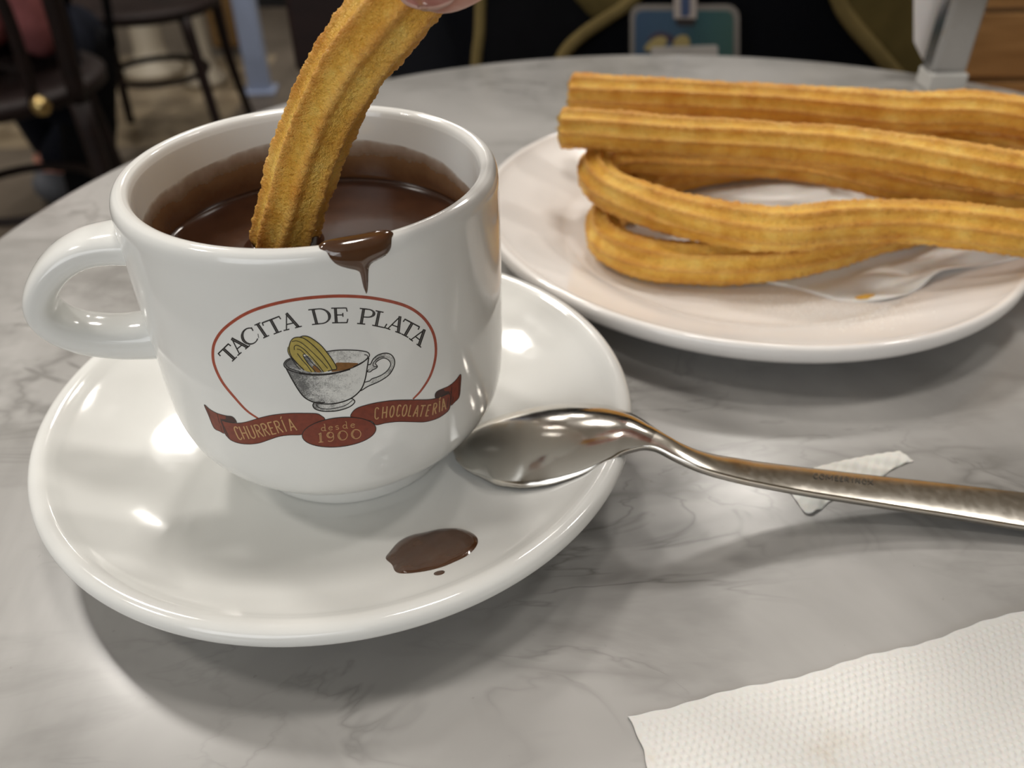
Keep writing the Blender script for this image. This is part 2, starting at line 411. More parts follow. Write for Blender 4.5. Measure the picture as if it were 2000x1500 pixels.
def cup_hit(px, py, off=0.0):
    """points on the outside wall of the cup, off = lift along the normal"""
    px = np.atleast_1d(np.array(px, float)); py = np.atleast_1d(np.array(py, float))
    D = ((px-1000)/FPX)[:, None]*CAM_R-((py-750)/FPX)[:, None]*CAM_U+CAM_W
    R = np.full(len(px), 41.1)
    ox = CAM_O[:2]-CC
    for _ in range(14):
        a = (D[:, :2]**2).sum(1); b = (ox*D[:, :2]).sum(1); c = (ox**2).sum()-R*R
        t = (-b-np.sqrt(np.maximum(b*b-a*c, 0)))/a; P = CAM_O+D*t[:, None]
        R = .5*R+.5*(np.interp(P[:, 2], _zo, _ro))
    n = P.copy(); n[:, :2] -= CC; n[:, 2] = 0
    dr = (np.interp(P[:, 2]+.5, _zo, _ro)-np.interp(P[:, 2]-.5, _zo, _ro))
    rad = np.linalg.norm(n, axis=1); n /= rad[:, None]; n[:, 2] = -dr; n /= np.linalg.norm(n, axis=1)[:, None]
    return P+n*off

# ------------------------------------------------------------------ saucer
sau = thing('saucer', 'white glazed saucer under the printed cup', 'saucer', (SCN[0], SCN[1], 0))
V, F = lathe(np.vstack([SAU_T, smooth_prof(SAU_BOT, 4)]), SCN, 256); mk('dish', V, F[:, ::-1], M_CUP, sau)
V, F = lathe([(25.3, .35), (25.9, -.02), (28.1, -.02), (28.4, .35)], SCN, 96); mk('foot_ring', V, F[:, ::-1], M_FOOT, sau)

# ------------------------------------------------------------------ cup
cup = thing('chocolate_cup', 'white ceramic cup with an oval printed emblem, full of hot chocolate', 'cup', (CC[0], CC[1], 5))
V, F = lathe(np.vstack([[(0.01, 9.0)], [(20, 9.0)], [(24, 8.2)], CUP_O, CUP_I]), CC, 288); mk('body', V, F, M_CUP, cup)
# handle: an ear-shaped band standing in a vertical plane through the axis
HA = math.radians(195); hd = np.array([math.cos(HA), math.sin(HA), 0]); ht = np.array([-math.sin(HA), math.cos(HA), 0])
hc = np.array([(38.5, 68.6), (44.5, 69.0), (49.8, 68.3), (54.8, 65.8), (58.8, 62.0), (61.2, 57.8), (61.2, 54.2), (59.0, 50.7), (54.8, 47.8), (48.5, 45.8), (43, 45.2), (39, 45.4)])
hp = catmull(hc, 8); k = len(hp)
u = np.linspace(0, 1, k)
half_w = 5.8+1.6*np.abs(2*u-1)**3+0.5*np.cos(u*np.pi*2)*0      # across
half_t = 3.3+1.2*np.clip(u-.45, 0, 1)/.55+.8*np.abs(2*u-1)**4                                 # radial
T2 = np.gradient(hp, axis=0); T2 /= np.linalg.norm(T2, axis=1)[:, None]; N2 = np.stack([-T2[:, 1], T2[:, 0]], 1)
a = np.linspace(0, 2*np.pi, 28, endpoint=False)
ca = np.sign(np.cos(a))*np.abs(np.cos(a))**.75; sa = np.sign(np.sin(a))*np.abs(np.sin(a))**.75
V = []
for i in range(k):
    for j in range(28):
        q = hp[i]+N2[i]*half_t[i]*ca[j]
        V.append(np.r_[CC, 0]+hd*q[0]+np.array([0, 0, q[1]])+ht*half_w[i]*sa[j])
mk('handle', V, gridfaces(k, 28, True), M_CUP, cup)

# ---- the printed emblem, flat colour lying on the glaze
def strip(P, w):
    P = np.array(P, float); w = np.broadcast_to(np.array(w, float), (len(P),))
    L = np.r_[0, np.cumsum(np.linalg.norm(np.diff(P, axis=0), axis=1))]
    n = max(2, int(L[-1]/1.8)+1); t = np.linspace(0, L[-1], n)
    Q = np.stack([np.interp(t, L, P[:, 0]), np.interp(t, L, P[:, 1])], 1); ww = np.interp(t, L, w)
    T = np.gradient(Q, axis=0); T /= np.maximum(np.linalg.norm(T, axis=1), 1e-9)[:, None]; N = np.stack([-T[:, 1], T[:, 0]], 1)
    V = np.stack([Q-N*ww[:, None]/2, Q+N*ww[:, None]/2], 1).reshape(-1, 2)
    return V, gridfaces(n, 2).tolist()
def decal(name, parts, m, lift, parent, attr=None):
    V, F = join(parts)
    # rays come from the front: face the quads outwards
    P = cup_hit(V[:, 0], V[:, 1], lift)
    return mk(name, P, F, m, parent, attr=attr)
def sm(P, n=8, closed=False): return catmull(P, n, closed)
def fl(P, step=5.0, closed=True, n=6):
    v, f, B = fill2d(catmull(P, n, True) if n else np.array(P, float), step); return v, f
EM = np.array([380, 550.]), .27
def e1(P): return np.array(P, float)*.27+np.array([380, 550.])
def r1(P): return np.array(P, float)*.13+np.array([400, 560.])
def r2(P): return np.array(P, float)*.14+np.array([600, 560.])
def r3(P): return np.array(P, float)*.125+np.array([540, 640.])
def r4(P): return np.array(P, float)*.13+np.array([390, 770.])
def r5(P): return np.array(P, float)*.165+np.array([580, 720.])

oval = sm(e1([(460, 990), (380, 935), (300, 850), (200, 725), (143, 600), (133, 500), (155, 420), (220, 335), (350, 243), (500, 182), (700, 135), (900, 111), (1100, 105), (1300, 121), (1500, 166), (1620, 230), (1700, 320), (1740, 425), (1742, 550), (1705, 680), (1640, 785), (1580, 850)]))
uo = np.linspace(0, 1, len(oval)); decal('oval_line', [strip(oval, 3.2+3.2*np.sin(uo*np.pi)**.8)], P_LINE, .02, cup)

# serif capitals in a unit box: (points, width kind) with T thick, t thin
def arc(cx, cy, rx, ry, a0, a1, n=22):
    a = np.radians(np.linspace(a0, a1, n)); return np.stack([cx+rx*np.cos(a), cy+ry*np.sin(a)], 1)
def glyph(ch):
    g = {
     'T': [([(.5, 0), (.5, 1)], 'T'), ([(0, .965), (1, .965)], 'm'), ([(.0, 1), (-.02, .76)], 't'), ([(1, 1), (1.02, .76)], 't'), ([(.26, .02), (.74, .02)], 't')],
     'A': [([(.48, 1), (.15, .02)], 't'), ([(.46, 1.0), (.84, 0.02)], 'T'), ([(.27, .33), (.70, .33)], 't'), ([(-.02, .02), (.32, .02)], 't'), ([(.64, .02), (1.04, .02)], 't')],
     'I': [([(.5, 0), (.5, 1)], 'T'), ([(0, .98), (1, .98)], 't'), ([(0, .02), (1, .02)], 't')],
     'D': [([(.24, 0), (.24, 1)], 'T'), ([(0, .98), (.4, .98)], 't'), ([(0, .02), (.4, .02)], 't'), (np.vstack([[(.24, .97)], arc(.5, .5, .47, .48, 90, -90), [(.24, .03)]]), 'v')],
     'E': [([(.26, 0), (.26, 1)], 'T'), ([(0, .975), (.94, .975)], 't'), ([(.94, 1), (.98, .74)], 't'), ([(.26, .53), (.70, .53)], 't'), ([(.70, .66), (.70, .40)], 't'), ([(0, .025), (.94, .025)], 't'), ([(.92, .0), (1.0, .27)], 't')],
     'P': [([(.26, 0), (.26, 1)], 'T'), ([(0, .98), (.5, .98)], 't'), ([(0, .02), (.52, .02)], 't'), (np.vstack([[(.26, .97)], arc(.56, .72, .40, .25, 90, -90), [(.3, .46)]]), 'v')],
     'L': [([(.30, 0), (.30, 1)], 'T'), ([(.02, .98), (.62, .98)], 't'), ([(0, .025), (.94, .025)], 't'), ([(.92, .0), (1.04, .30)], 't')],
     'C': [(arc(.5, .5, .5, .5, 48, 312, 36), 'c'), ([(.86, .92), (.84, .68)], 't'), ([(.9, .12), (1.0, .36)], 'k')],
    }
    return g[ch]
def letter(ch, BL, BR, U):
    BL, BR, U = map(lambda q: np.array(q, float), (BL, BR, U)); D = BR-BL; out = []; inl = []
    for pts, k in glyph(ch):
        P = np.array(pts, float)
        if len(P) == 2: P = P[0]+(P[1]-P[0])*np.linspace(0, 1, 6)[:, None]
        X = BL+P[:, 0:1]*D+P[:, 1:2]*U
        if k == 'T': w = 5.9; inl.append((X, .75, .12))
        elif k in 't': w = 2.4
        elif k == 'm': w = 2.8
        elif k == 'k': w = 1.3
        elif k == 'v': s = np.linspace(0, 1, len(P)); w = 2.3+3.6*np.exp(-((s-.5)/.2)**2); inl.append((X[len(X)//4:-(len(X)//4)], .55, 0))
        elif k == 'c': s = np.linspace(0, 1, len(P)); w = 2.2+3.5*np.exp(-((s-.45)/.22)**2); inl.append((X[9:-12], .55, 0))
        out.append(strip(X, w))
    I = []
    for X, w, cut in inl:
        n = len(X); X = X if not cut else X[0]+(X[-1]-X[0])*np.linspace(.05, .95, 8)[:, None]
        I.append(strip(X, w))
    return out, I
def mid(c, d, u): c = np.array(c, float); d = np.array(d, float); return c-d/2, c+d/2, np.array(u, float)
LT = [('T', r1, (375, 1162), (525, 1017), (-178, -163)), ('A', r1, (498, 1036), (676, 889), (-180, -190)), ('C', r1, (646, 905), (845, 781), (-129, -205)),
      ('I', r1, (880, 775), (970, 735), (-137, -200)), ('T', r1, (972, 740), (1222, 645), (-112, -205)), ('A', r1, (1190, 662), (1450, 600), (-87, -236)),
      ('D', r2, (68, 532), (345, 503), (-55, -213)), ('E', r2, (348, 508), (572, 505), (-14, -214)), ('P', r2, (695, 516), (912, 536), (38, -218)),
      ('L', r2, (905, 541), (1090, 580), (45, -212)), ('A', r2, (1090, 578), (1300, 655), (108, -202)), ('T', r2, (1260, 633), (1460, 739), (108, -186)), ('A', r2, (1420, 725), (1580, 845), (142, -185))]
blk = []; inl = []
for ch, fn, bl, br, uu in LT:
    k = .13 if fn is r1 else .14
    o_, i_ = letter(ch, fn(bl), fn(br), np.array(uu)*k)
    blk += o_; inl += i_
word = decal('lettering', blk, P_BLACK, .02, cup); tag(word, 'black arched serif lettering reading TACITA DE PLATA')
decal('letter_inline', inl, P_INLAY, .035, word)

# the drawn cup with churros
dr = [strip(sm(r3(P)), w*1.3) for P, w in [
    ([(215, 475), (150, 510), (115, 565), (135, 618), (220, 670), (350, 705), (550, 725), (750, 722), (950, 693), (1150, 638), (1300, 570), (1400, 500), (1450, 440), (1442, 400), (1390, 372), (1250, 353), (1050, 347), (900, 355), (780, 372)], 1.5),
    ([(220, 490), (160, 530), (145, 570), (180, 618), (260, 655), (380, 690)], 1.1),
    ([(350, 708), (550, 732), (750, 730), (950, 700), (1150, 645)], 2.6),
    ([(1370, 420), (1415, 430), (1420, 470), (1350, 530), (1200, 610)], 1.2),
    ([(150, 630), (230, 780), (330, 950), (430, 1080), (560, 1155), (700, 1185), (850, 1190), (1000, 1165), (1150, 1110), (1260, 1030), (1340, 930), (1390, 780), (1420, 600), (1440, 470)], 1.8),
    ([(1430, 580), (1470, 565), (1510, 490), (1580, 430), (1680, 398), (1770, 410), (1830, 470), (1845, 560), (1810, 660), (1740, 750), (1600, 840), (1430, 915), (1350, 965), (1310, 985)], 1.5),
    ([(1380, 850), (1460, 828), (1490, 798), (1620, 750), (1720, 680), (1780, 590), (1770, 530), (1720, 485), (1660, 475), (1590, 510), (1545, 555), (1575, 600), (1560, 630), (1500, 660), (1460, 690), (1405, 685)], 1.3),
    ([(1685, 450), (1600, 468), (1540, 515), (1505, 570), (1530, 610), (1570, 605)], 1.2),
    ([(1440, 650), (1420, 680)], 1.2),
    ([(590, 1165), (568, 1210), (600, 1265), (700, 1300), (850, 1306), (1000, 1285), (1150, 1230), (1222, 1160), (1195, 1115), (1165, 1105)], 1.6),
    ([(620, 1190), (650, 1240), (750, 1268), (900, 1260), (1080, 1210), (1190, 1130)], 1.1),
    ([(590, 1160), (700, 1170), (760, 1165)], 1.4),
    # churros
    ([(430, 660), (330, 560), (235, 450), (200, 350), (205, 260), (235, 190), (290, 152), (380, 150), (470, 190), (600, 300), (720, 430), (820, 570), (870, 655)], 1.4),
    ([(360, 650), (290, 560), (215, 450), (178, 370), (180, 300)], 1.1),
    ([(370, 145), (420, 128), (500, 140), (600, 198), (700, 280), (800, 400), (880, 510), (942, 635), (870, 658), (800, 678)], 1.4),
    ([(240, 215), (320, 205), (420, 255), (560, 380), (700, 520), (800, 635)], 1.1),
    ([(280, 345), (280, 290), (330, 275), (430, 335), (560, 470), (660, 590), (735, 690)], 1.2),
    ([(320, 330), (380, 350), (470, 440), (560, 550), (640, 620), (705, 690)], 1.1),
    ([(325, 400), (400, 500), (480, 590), (550, 690)], 1.2),
    ([(440, 410), (415, 430), (480, 540), (560, 630), (610, 690)], 1.2),
    ([(210, 440), (290, 530), (370, 600), (430, 660)], 1.0),
]]
bodyP = r3([(150, 630), (230, 780), (330, 950), (430, 1080), (560, 1155), (700, 1185), (850, 1190), (1000, 1165), (1150, 1110), (1260, 1030), (1340, 930), (1390, 780), (1420, 600), (1440, 470), (1300, 570), (1150, 640), (950, 695), (750, 722), (550, 725), (350, 705), (220, 670)])
rimP = r3([(215, 475), (150, 510), (120, 565), (140, 615), (220, 665), (350, 700), (550, 720), (750, 718), (950, 690), (1150, 635), (1300, 567), (1400, 497), (1445, 440), (1440, 402), (1390, 374), (1250, 356), (1050, 350), (900, 357), (780, 372), (600, 420), (400, 450)])
handP = r3([(1430, 580), (1470, 565), (1510, 490), (1580, 430), (1680, 398), (1770, 410), (1830, 470), (1845, 560), (1810, 660), (1740, 750), (1600, 840), (1430, 915), (1320, 975), (1380, 850), (1460, 828), (1490, 798), (1620, 750), (1720, 680), (1780, 590), (1770, 530), (1720, 485), (1660, 475), (1590, 510), (1550, 556), (1575, 600), (1560, 630), (1500, 660), (1460, 690), (1408, 685)])
footP = r3([(590, 1165), (568, 1210), (600, 1265), (700, 1300), (850, 1306), (1000, 1285), (1150, 1230), (1222, 1160), (1195, 1115), (1165, 1105), (1000, 1165), (850, 1190), (700, 1185)])
parts = [fl(p, 4, n=3) for p in (bodyP, rimP, handP, footP)]
Vp = np.vstack([p[0] for p in parts]); x = (Vp[:, 0]-540)/.125; y = (Vp[:, 1]-640)/.125
sh = np.clip(.72-(x-250)/1700, .12, .72)+np.where((y < 560) & (x < 1450), .06, 0)+np.where(x > 1450, .30, 0)+np.where(y > 1180, .05, 0)
dc = decal('drawn_cup', parts, P_GREY, .02, cup, attr={'shade': sh})
decal('drawn_chocolate', [fl(r3([(925, 552), (1050, 544), (1200, 548), (1285, 562), (1150, 632), (1000, 672), (860, 690), (880, 650), (935, 640)]), 4, n=3), fl(r3([(560, 600), (620, 600), (700, 690), (610, 690)]), 4, n=2)], P_BROWN, .03, dc)
decal('drawn_churros', [fl(r3([(440, 668), (360, 610), (290, 530), (220, 440), (182, 370), (184, 300), (210, 235), (260, 170), (330, 148), (420, 128), (500, 140), (600, 198), (700, 280), (800, 400), (880, 510), (938, 632), (870, 652), (800, 675), (730, 690), (640, 600), (540, 480), (450, 405), (418, 430), (480, 540), (600, 688), (500, 685)]), 4, n=3)], P_YEL, .035, dc)
decal('drawn_outline', dr, P_BLACK, .05, dc)

# ribbon banner and medallion
LR = [(320, 385), (400, 412), (560, 432), (700, 415), (900, 355), (1100, 310), (1350, 285), (1600, 283), (1760, 290), (1830, 325), (1880, 378), (1800, 500), (1560, 600), (1350, 612), (1200, 632), (1050, 680), (900, 730), (750, 748), (600, 735), (480, 692), (420, 640), (385, 590), (350, 480)]
LTAIL = [(70, 155), (150, 222), (260, 283), (400, 322), (480, 332), (530, 372), (553, 428), (440, 412), (330, 400), (355, 490), (383, 588), (300, 552), (215, 500), (130, 300)]
RR = [(640, 572), (655, 515), (710, 467), (800, 435), (950, 400), (1150, 374), (1400, 368), (1560, 365), (1680, 338), (1803, 287), (1812, 400), (1800, 480), (1740, 540), (1650, 592), (1520, 628), (1400, 630), (1200, 626), (1050, 642), (935, 665), (880, 620), (760, 600)]
RTAIL = [(1938, 65), (1935, 200), (1920, 330), (1870, 390), (1810, 436), (1812, 300), (1700, 335), (1640, 348), (1636, 300), (1662, 265), (1725, 236), (1800, 202), (1880, 135)]
ban = decal('ribbon_banner', [fl(r4(LR), 5, n=3), fl(r4(LTAIL), 5, n=2), fl(r5(RR), 5, n=3), fl(r5(RTAIL), 5, n=2)], P_RED, .035, cup)
me_ang = math.radians(-6)
def ell(cx, cy, a_, b_, n=60):
    t = np.linspace(0, 2*np.pi, n, endpoint=False); x = a_*np.cos(t); y = b_*np.sin(t)
    return np.stack([cx+x*math.cos(me_ang)-y*math.sin(me_ang), cy+x*math.sin(me_ang)+y*math.cos(me_ang)], 1)
MED = r5(ell(498, 750, 438, 172))
decal('ribbon_fold', [fl(r4([(390, 322), (480, 332), (530, 372), (552, 425), (440, 410), (330, 385), (318, 366), (400, 372)]), 4, n=2)], P_DARK, .045, ban)
decal('ribbon_fold', [fl(r5([(1640, 345), (1640, 296), (1672, 262), (1740, 240), (1745, 268), (1800, 264), (1802, 287), (1700, 332)]), 4, n=2)], P_DARK, .045, ban)
decal('ribbon_outline', [strip(np.vstack([sm(r4(LR), 5, True), r4(LR[:1])]), 1.2), strip(np.vstack([sm(r4(LTAIL), 4, True), r4(LTAIL[:1])]), 1.1),
                         strip(np.vstack([sm(r5(RR), 5, True), r5(RR[:1])]), 1.3), strip(np.vstack([sm(r5(RTAIL), 4, True), r5(RTAIL[:1])]), 1.1),
                         *[strip(r4(q), .8) for q in ([(265, 290), (300, 440)], [(340, 420), (420, 620)], [(315, 470), (340, 560)], [(365, 480), (445, 650)], [(310, 360), (350, 480)], [(110, 200), (160, 320)])],
                         *[strip(r5(q), 1.0) for q in ([(1790, 340), (1780, 460)], [(1830, 215), (1825, 420)], [(1850, 330), (1840, 400)], [(1815, 260), (1830, 310)], [(1922, 110), (1915, 320)])]], P_BLACK, .055, ban)
med = decal('medallion', [fl(MED, 5, n=0)], P_RED, .065, ban)
mo = decal('medallion_outline', [strip(np.vstack([MED, MED[:1]]), 1.5)], P_BLACK, .08, cup)

def sg(ch):
    g = {
     'C': [arc(.55, .76, .42, .24, 20, 180, 10), [(.13, .76), (.13, .24)], arc(.55, .24, .42, .24, 180, 340, 10)],
     'H': [[(.12, 0), (.12, 1)], [(.88, 0), (.88, 1)], [(.12, .48), (.88, .48)]],
     'U': [[(.1, 1), (.1, .25)], arc(.5, .25, .4, .25, 180, 360, 12), [(.9, .25), (.9, 1)]],
     'R': [[(.12, 0), (.12, 1)], np.vstack([[(.12, .98)], arc(.5, .75, .38, .23, 90, -90, 10), [(.12, .52)]]), [(.45, .5), (.95, 0)]],
     'E': [[(.14, 0), (.14, 1)], [(.14, .97), (.9, .97)], [(.14, .52), (.72, .52)], [(.14, .03), (.9, .03)]],
     'I': [[(.5, 0), (.5, 1)]], 'J': [[(.5, 0), (.5, 1)], [(.40, 1.10), (.75, 1.28)]],
     'A': [[(.5, 1), (.05, 0)], [(.5, 1), (.95, 0)], [(.22, .33), (.80, .33)]],
     'O': [np.vstack([arc(.5, .5, .42, .5, 90, 450, 24)])], 'L': [[(.15, 1), (.15, 0)], [(.15, .03), (.9, .03)]],
     'T': [[(.5, 0), (.5, 1)], [(0, .97), (1, .97)]], 'M': [[(.05, 0), (.05, 1)], [(.05, 1), (.5, .3)], [(.5, .3), (.95, 1)], [(.95, 1), (.95, 0)]],
     'N': [[(.1, 0), (.1, 1)], [(.1, 1), (.9, 0)], [(.9, 0), (.9, 1)]], 'X': [[(.05, 0), (.95, 1)], [(.05, 1), (.95, 0)]],
     'd': [arc(.42, .5, .40, .46, 0, 360, 20), [(.82, 0), (.82, 1.75)], [(.62, 1.72), (.82, 1.72)], [(.82, .02), (1.05, .02)]],
     'e': [np.vstack([[(.06, .55), (.92, .60)], arc(.5, .5, .44, .47, 12, 320, 20)])],
     's': [np.vstack([arc(.5, .74, .34, .22, 30, 250, 10), arc(.5, .26, .36, .24, 70, -150, 10)])],
     '1': [[(.55, 0), (.55, 1)], [(.38, 0), (.38, .95)], [(.55, 1), (.2, .88)], [(.15, .01), (.8, .01)]],
     '9': [arc(.48, .68, .38, .31, 0, 360, 22), np.vstack([[(.86, .70)], [(.87, .45)], arc(.45, .32, .42, .32, 0, -130, 10)]), arc(.46, .68, .22, .22, 90, 270, 10)],
     '0': [arc(.5, .5, .48, .49, 0, 360, 26), arc(.5, .5, .36, .40, 120, 240, 10)],
    }
    return g[ch]
def simple(ch, BL, BR, U, w):
    BL, BR, U = map(lambda q: np.array(q, float), (BL, BR, U)); D = BR-BL
    out = []
    for P in sg(ch):
        P = np.array(P, float)
        if len(P) == 2: P = P[0]+(P[1]-P[0])*np.linspace(0, 1, 4)[:, None]
        out.append(strip(BL+P[:, 0:1]*D+P[:, 1:2]*U, w))
    return out
gold = []
bx = [578, 752, 960, 1165, 1325, 1465]; by = [680, 668, 634, 588, 553, 538]
for ch, x0, x1 in [('C', 585, 650), ('H', 665, 755), ('U', 778, 862), ('R', 885, 970), ('R', 985, 1065), ('E', 1085, 1165), ('R', 1180, 1262), ('J', 1275, 1340), ('A', 1372, 1466)]:
    s_ = (x0-585)/880; bl = (x0, np.interp(x0, bx, by)); br = (x1, np.interp(x1, bx, by))
    gold += simple(ch, r4(bl), r4(br), np.array([-85+12*s_, -192+20*s_])*.13, 2.3)
bx = [945, 1030, 1115, 1195, 1325, 1400, 1540, 1620, 1685, 1760]; by = [597, 582, 573, 562, 561, 570, 563, 545, 512, 478]
for ch, x0, x1, ux in [('C', 915, 965, 5), ('H', 1000, 1062, 12), ('O', 1088, 1142, 18), ('C', 1170, 1212, 22), ('O', 1232, 1288, 26), ('L', 1308, 1352, 30), ('A', 1368, 1424, 34), ('T', 1432, 1488, 36), ('E', 1514, 1558, 34), ('R', 1598, 1645, 18), ('J', 1665, 1702, 4), ('A', 1712, 1762, -6)]:
    bl = (x0, np.interp(x0, bx, by)); br = (x1, np.interp(x1, bx, by))
    gold += simple(ch, r5(bl), r5(br), np.array([ux, -136])*.165, 2.3)
g_ = decal('ribbon_lettering', gold, P_GOLD, .07, ban); tag(g_, 'gold lettering reading CHURRERÍA and CHOCOLATERÍA')
dd = []
for ch, x0, x1 in [('d', 290, 345), ('e', 375, 430), ('s', 450, 505), ('d', 545, 600), ('e', 635, 692)]:
    f_ = lambda x: 738-(x-290)*.115
    dd += simple(ch, r5((x0, f_(x0))), r5((x1, f_(x1))), np.array([-4, -46])*.165, 1.25)
for ch, x0, x1 in [('1', 245, 330), ('9', 350, 450), ('0', 487, 602), ('0', 645, 762)]:
    f_ = lambda x: 872-(x-245)*.098
    dd += simple(ch, r5((x0, f_(x0))), r5((x1, f_(x1))), np.array([-8, -110])*.165, 1.5)
g_ = decal('medallion_lettering', dd, P_GOLD, .085, mo); tag(g_, 'gold lettering reading desde 1900')

# scuffs on the rim and wall of the cup
# ------------------------------------------------------------------ hot chocolate and its film on the wall
V, F = lathe([(0.01, 61.9), (20, 61.9), (32, 61.95), (35, 62.05), (36.1, 62.5), (36.55, 63.1), (36.5, 60), (36.2, 45), (34, 30), (0.01, 30)], CC, 192)
V = np.array(V); r_ = np.hypot(V[:, 0]-CC[0], V[:, 1]-CC[1]); V[:, 2] += np.where((V[:, 2] > 61) & (r_ < 34), .22*np.sin(V[:, 0]*.16+V[:, 1]*.05)*np.sin(V[:, 1]*.12), 0)
hcx = mk('hot_chocolate', V, F[:, ::-1], M_CHOC, org=(CC[0], CC[1], 30)); tag(hcx, 'thick dark brown hot chocolate filling the cup', 'hot chocolate')
na = 240; nz = 20; a = np.linspace(0, 2*np.pi, na, endpoint=False)
top = np.interp(np.degrees(a), [0, 30, 44, 64, 89, 105, 122, 144, 165, 180, 230, 280, 330, 360], [67, 68, 70, 71, 71.8, 72.3, 72.2, 71.2, 71, 71, 69, 67.5, 66.5, 67])
V = []; th = []
for i in range(nz):
    s_ = i/(nz-1); z = 61.0+(top+1.8-61.0)*s_; V.append(np.stack([CC[0]+36.52*np.cos(a), CC[1]+36.52*np.sin(a), z], 1)); th.append(np.full(na, 1.0*(1-s_)**.8+.06))
fm = mk('chocolate_residue', np.vstack(V), gridfaces(nz, na, True), M_FILM, cup, attr={'thick': np.concatenate(th)}); tag(fm, 'brown chocolate film dried on the inner wall')

# chocolate that ran over the rim: a thick flap following rim and wall
PROF = np.vstack([CUP_O[::-1][:0], CUP_I[:0]])
full = np.vstack([CUP_I[::-1], CUP_O[::-1]])             # inside bottom -> crest -> outside bottom
sl = np.r_[0, np.cumsum(np.linalg.norm(np.diff(full, axis=0), axis=1))]
crest = sl[len(CUP_I)]
T_ = np.gradient(full, axis=0); T_ /= np.linalg.norm(T_, axis=1)[:, None]; N_ = np.stack([T_[:, 1], -T_[:, 0]], 1)*-1
def on_prof(ang, s, off):
    r = np.interp(s, sl, full[:, 0]); z = np.interp(s, sl, full[:, 1]); nr = np.interp(s, sl, N_[:, 0]); nz_ = np.interp(s, sl, N_[:, 1])
    l = np.hypot(nr, nz_); r = r+nr/l*off; z = z+nz_/l*off
    return np.stack([CC[0]+r*np.cos(ang), CC[1]+r*np.sin(ang), z], -1)
def wall_as(px, py):
    P = cup_hit(px, py)[0]; ang = math.atan2(P[1]-CC[1], P[0]-CC[0]); z = P[2]
    if z > 80.2: s = crest+1.2
    else:
        so = np.interp(-z, -CUP_O[::-1][:, 1], sl[len(CUP_I):]); s = so
    return ang, s
dp = [(200, 440), (330, 560), (400, 660), (520, 770), (700, 830), (880, 875), (925, 960), (960, 1120), (1000, 1230), (1025, 1275), (1045, 1180), (1052, 1050), (1062, 830), (1120, 740), (1250, 670), (1370, 590), (1440, 480), (1480, 380), (1490, 230)]
low = [wall_as(600+x*.1133, 430+y*.1133) for x, y in dp]
low[0] = (low[0][0], crest+.2); low[-1] = (low[-1][0], crest+.1)
outl = [(aa*41, ss) for aa, ss in low]
a0, a1 = outl[0][0], outl[-1][0]
outl += [(a1-.3, crest-3), (a1-2.0, crest-9), (a1-4.5, crest-16), (a0+7, crest-17), (a0+2.5, crest-10), (a0+.4, crest-3)]
v, f, B = fill2d(catmull(outl, 4, True), .45)
dd_ = bdist(v, B); off = .85*(1-np.exp(-dd_/1.0))+.02
nv = len(v); Vt = on_prof(v[:, 0]/41, v[:, 1], off)
o = mk('chocolate_drip', Vt, f, M_SPILL, org=tuple(Vt.mean(0))); tag(o, 'glossy brown chocolate drip run over the front rim of the cup', 'chocolate drip')

def puddle(name, px, c, prof, zmax, h, label, step=.7):
    P = np.array([rev_hit(x, y, c, prof, zmax) for x, y in px]); pr = np.array(prof)
    v, f, B = fill2d(catmull(P[:, :2], 5, True), step); d = bdist(v, B)
    r = np.hypot(v[:, 0]-c[0], v[:, 1]-c[1]); z = np.interp(r, pr[:, 0], pr[:, 1])+.03+h*(1-np.exp(-d/(.9*h+.2)))+.1*np.sin(v[:, 0]*1.1)*np.sin(v[:, 1]*.9)*(d > 1)
    V = np.c_[v, z]; o = mk(name, V, f, M_SPILL, org=tuple(V.mean(0))); tag(o, label, 'chocolate spill'); return o
sp = [(1295, 830), (1320, 790), (1370, 735), (1440, 700), (1520, 683), (1600, 665), (1700, 663), (1770, 685), (1808, 720), (1800, 765), (1750, 815), (1680, 850), (1600, 882), (1500, 905), (1400, 915), (1350, 905), (1330, 865)]
puddle('chocolate_spill', [(300+x*.35, 800+y*.35) for x, y in sp], SCN, SAU_T, 21, 1.0, 'large oval brown chocolate spill on the front of the saucer')
puddle('chocolate_spot', [(858+11*math.cos(t), 1119+4.5*math.sin(t)-2*math.cos(t)) for t in np.linspace(0, 2*np.pi, 12, endpoint=False)], SCN, SAU_T, 21, .35, 'tiny chocolate drop just below the large spill', .3)

# ------------------------------------------------------------------ plate
pl = thing('plate', 'white round plate holding the churros behind the saucer', 'plate', (PC[0], PC[1], 0))
V, F = lathe(np.vstack([PLA_T, smooth_prof(PLA_BOT, 4)]), PC, 256); mk('dish', V, F[:, ::-1], M_PLATE, pl)
V, F = lathe([(56.2, .3), (57, -.02), (60, -.02), (60.6, .4)], PC, 96); mk('foot_ring', V, F[:, ::-1], M_FOOT, pl)

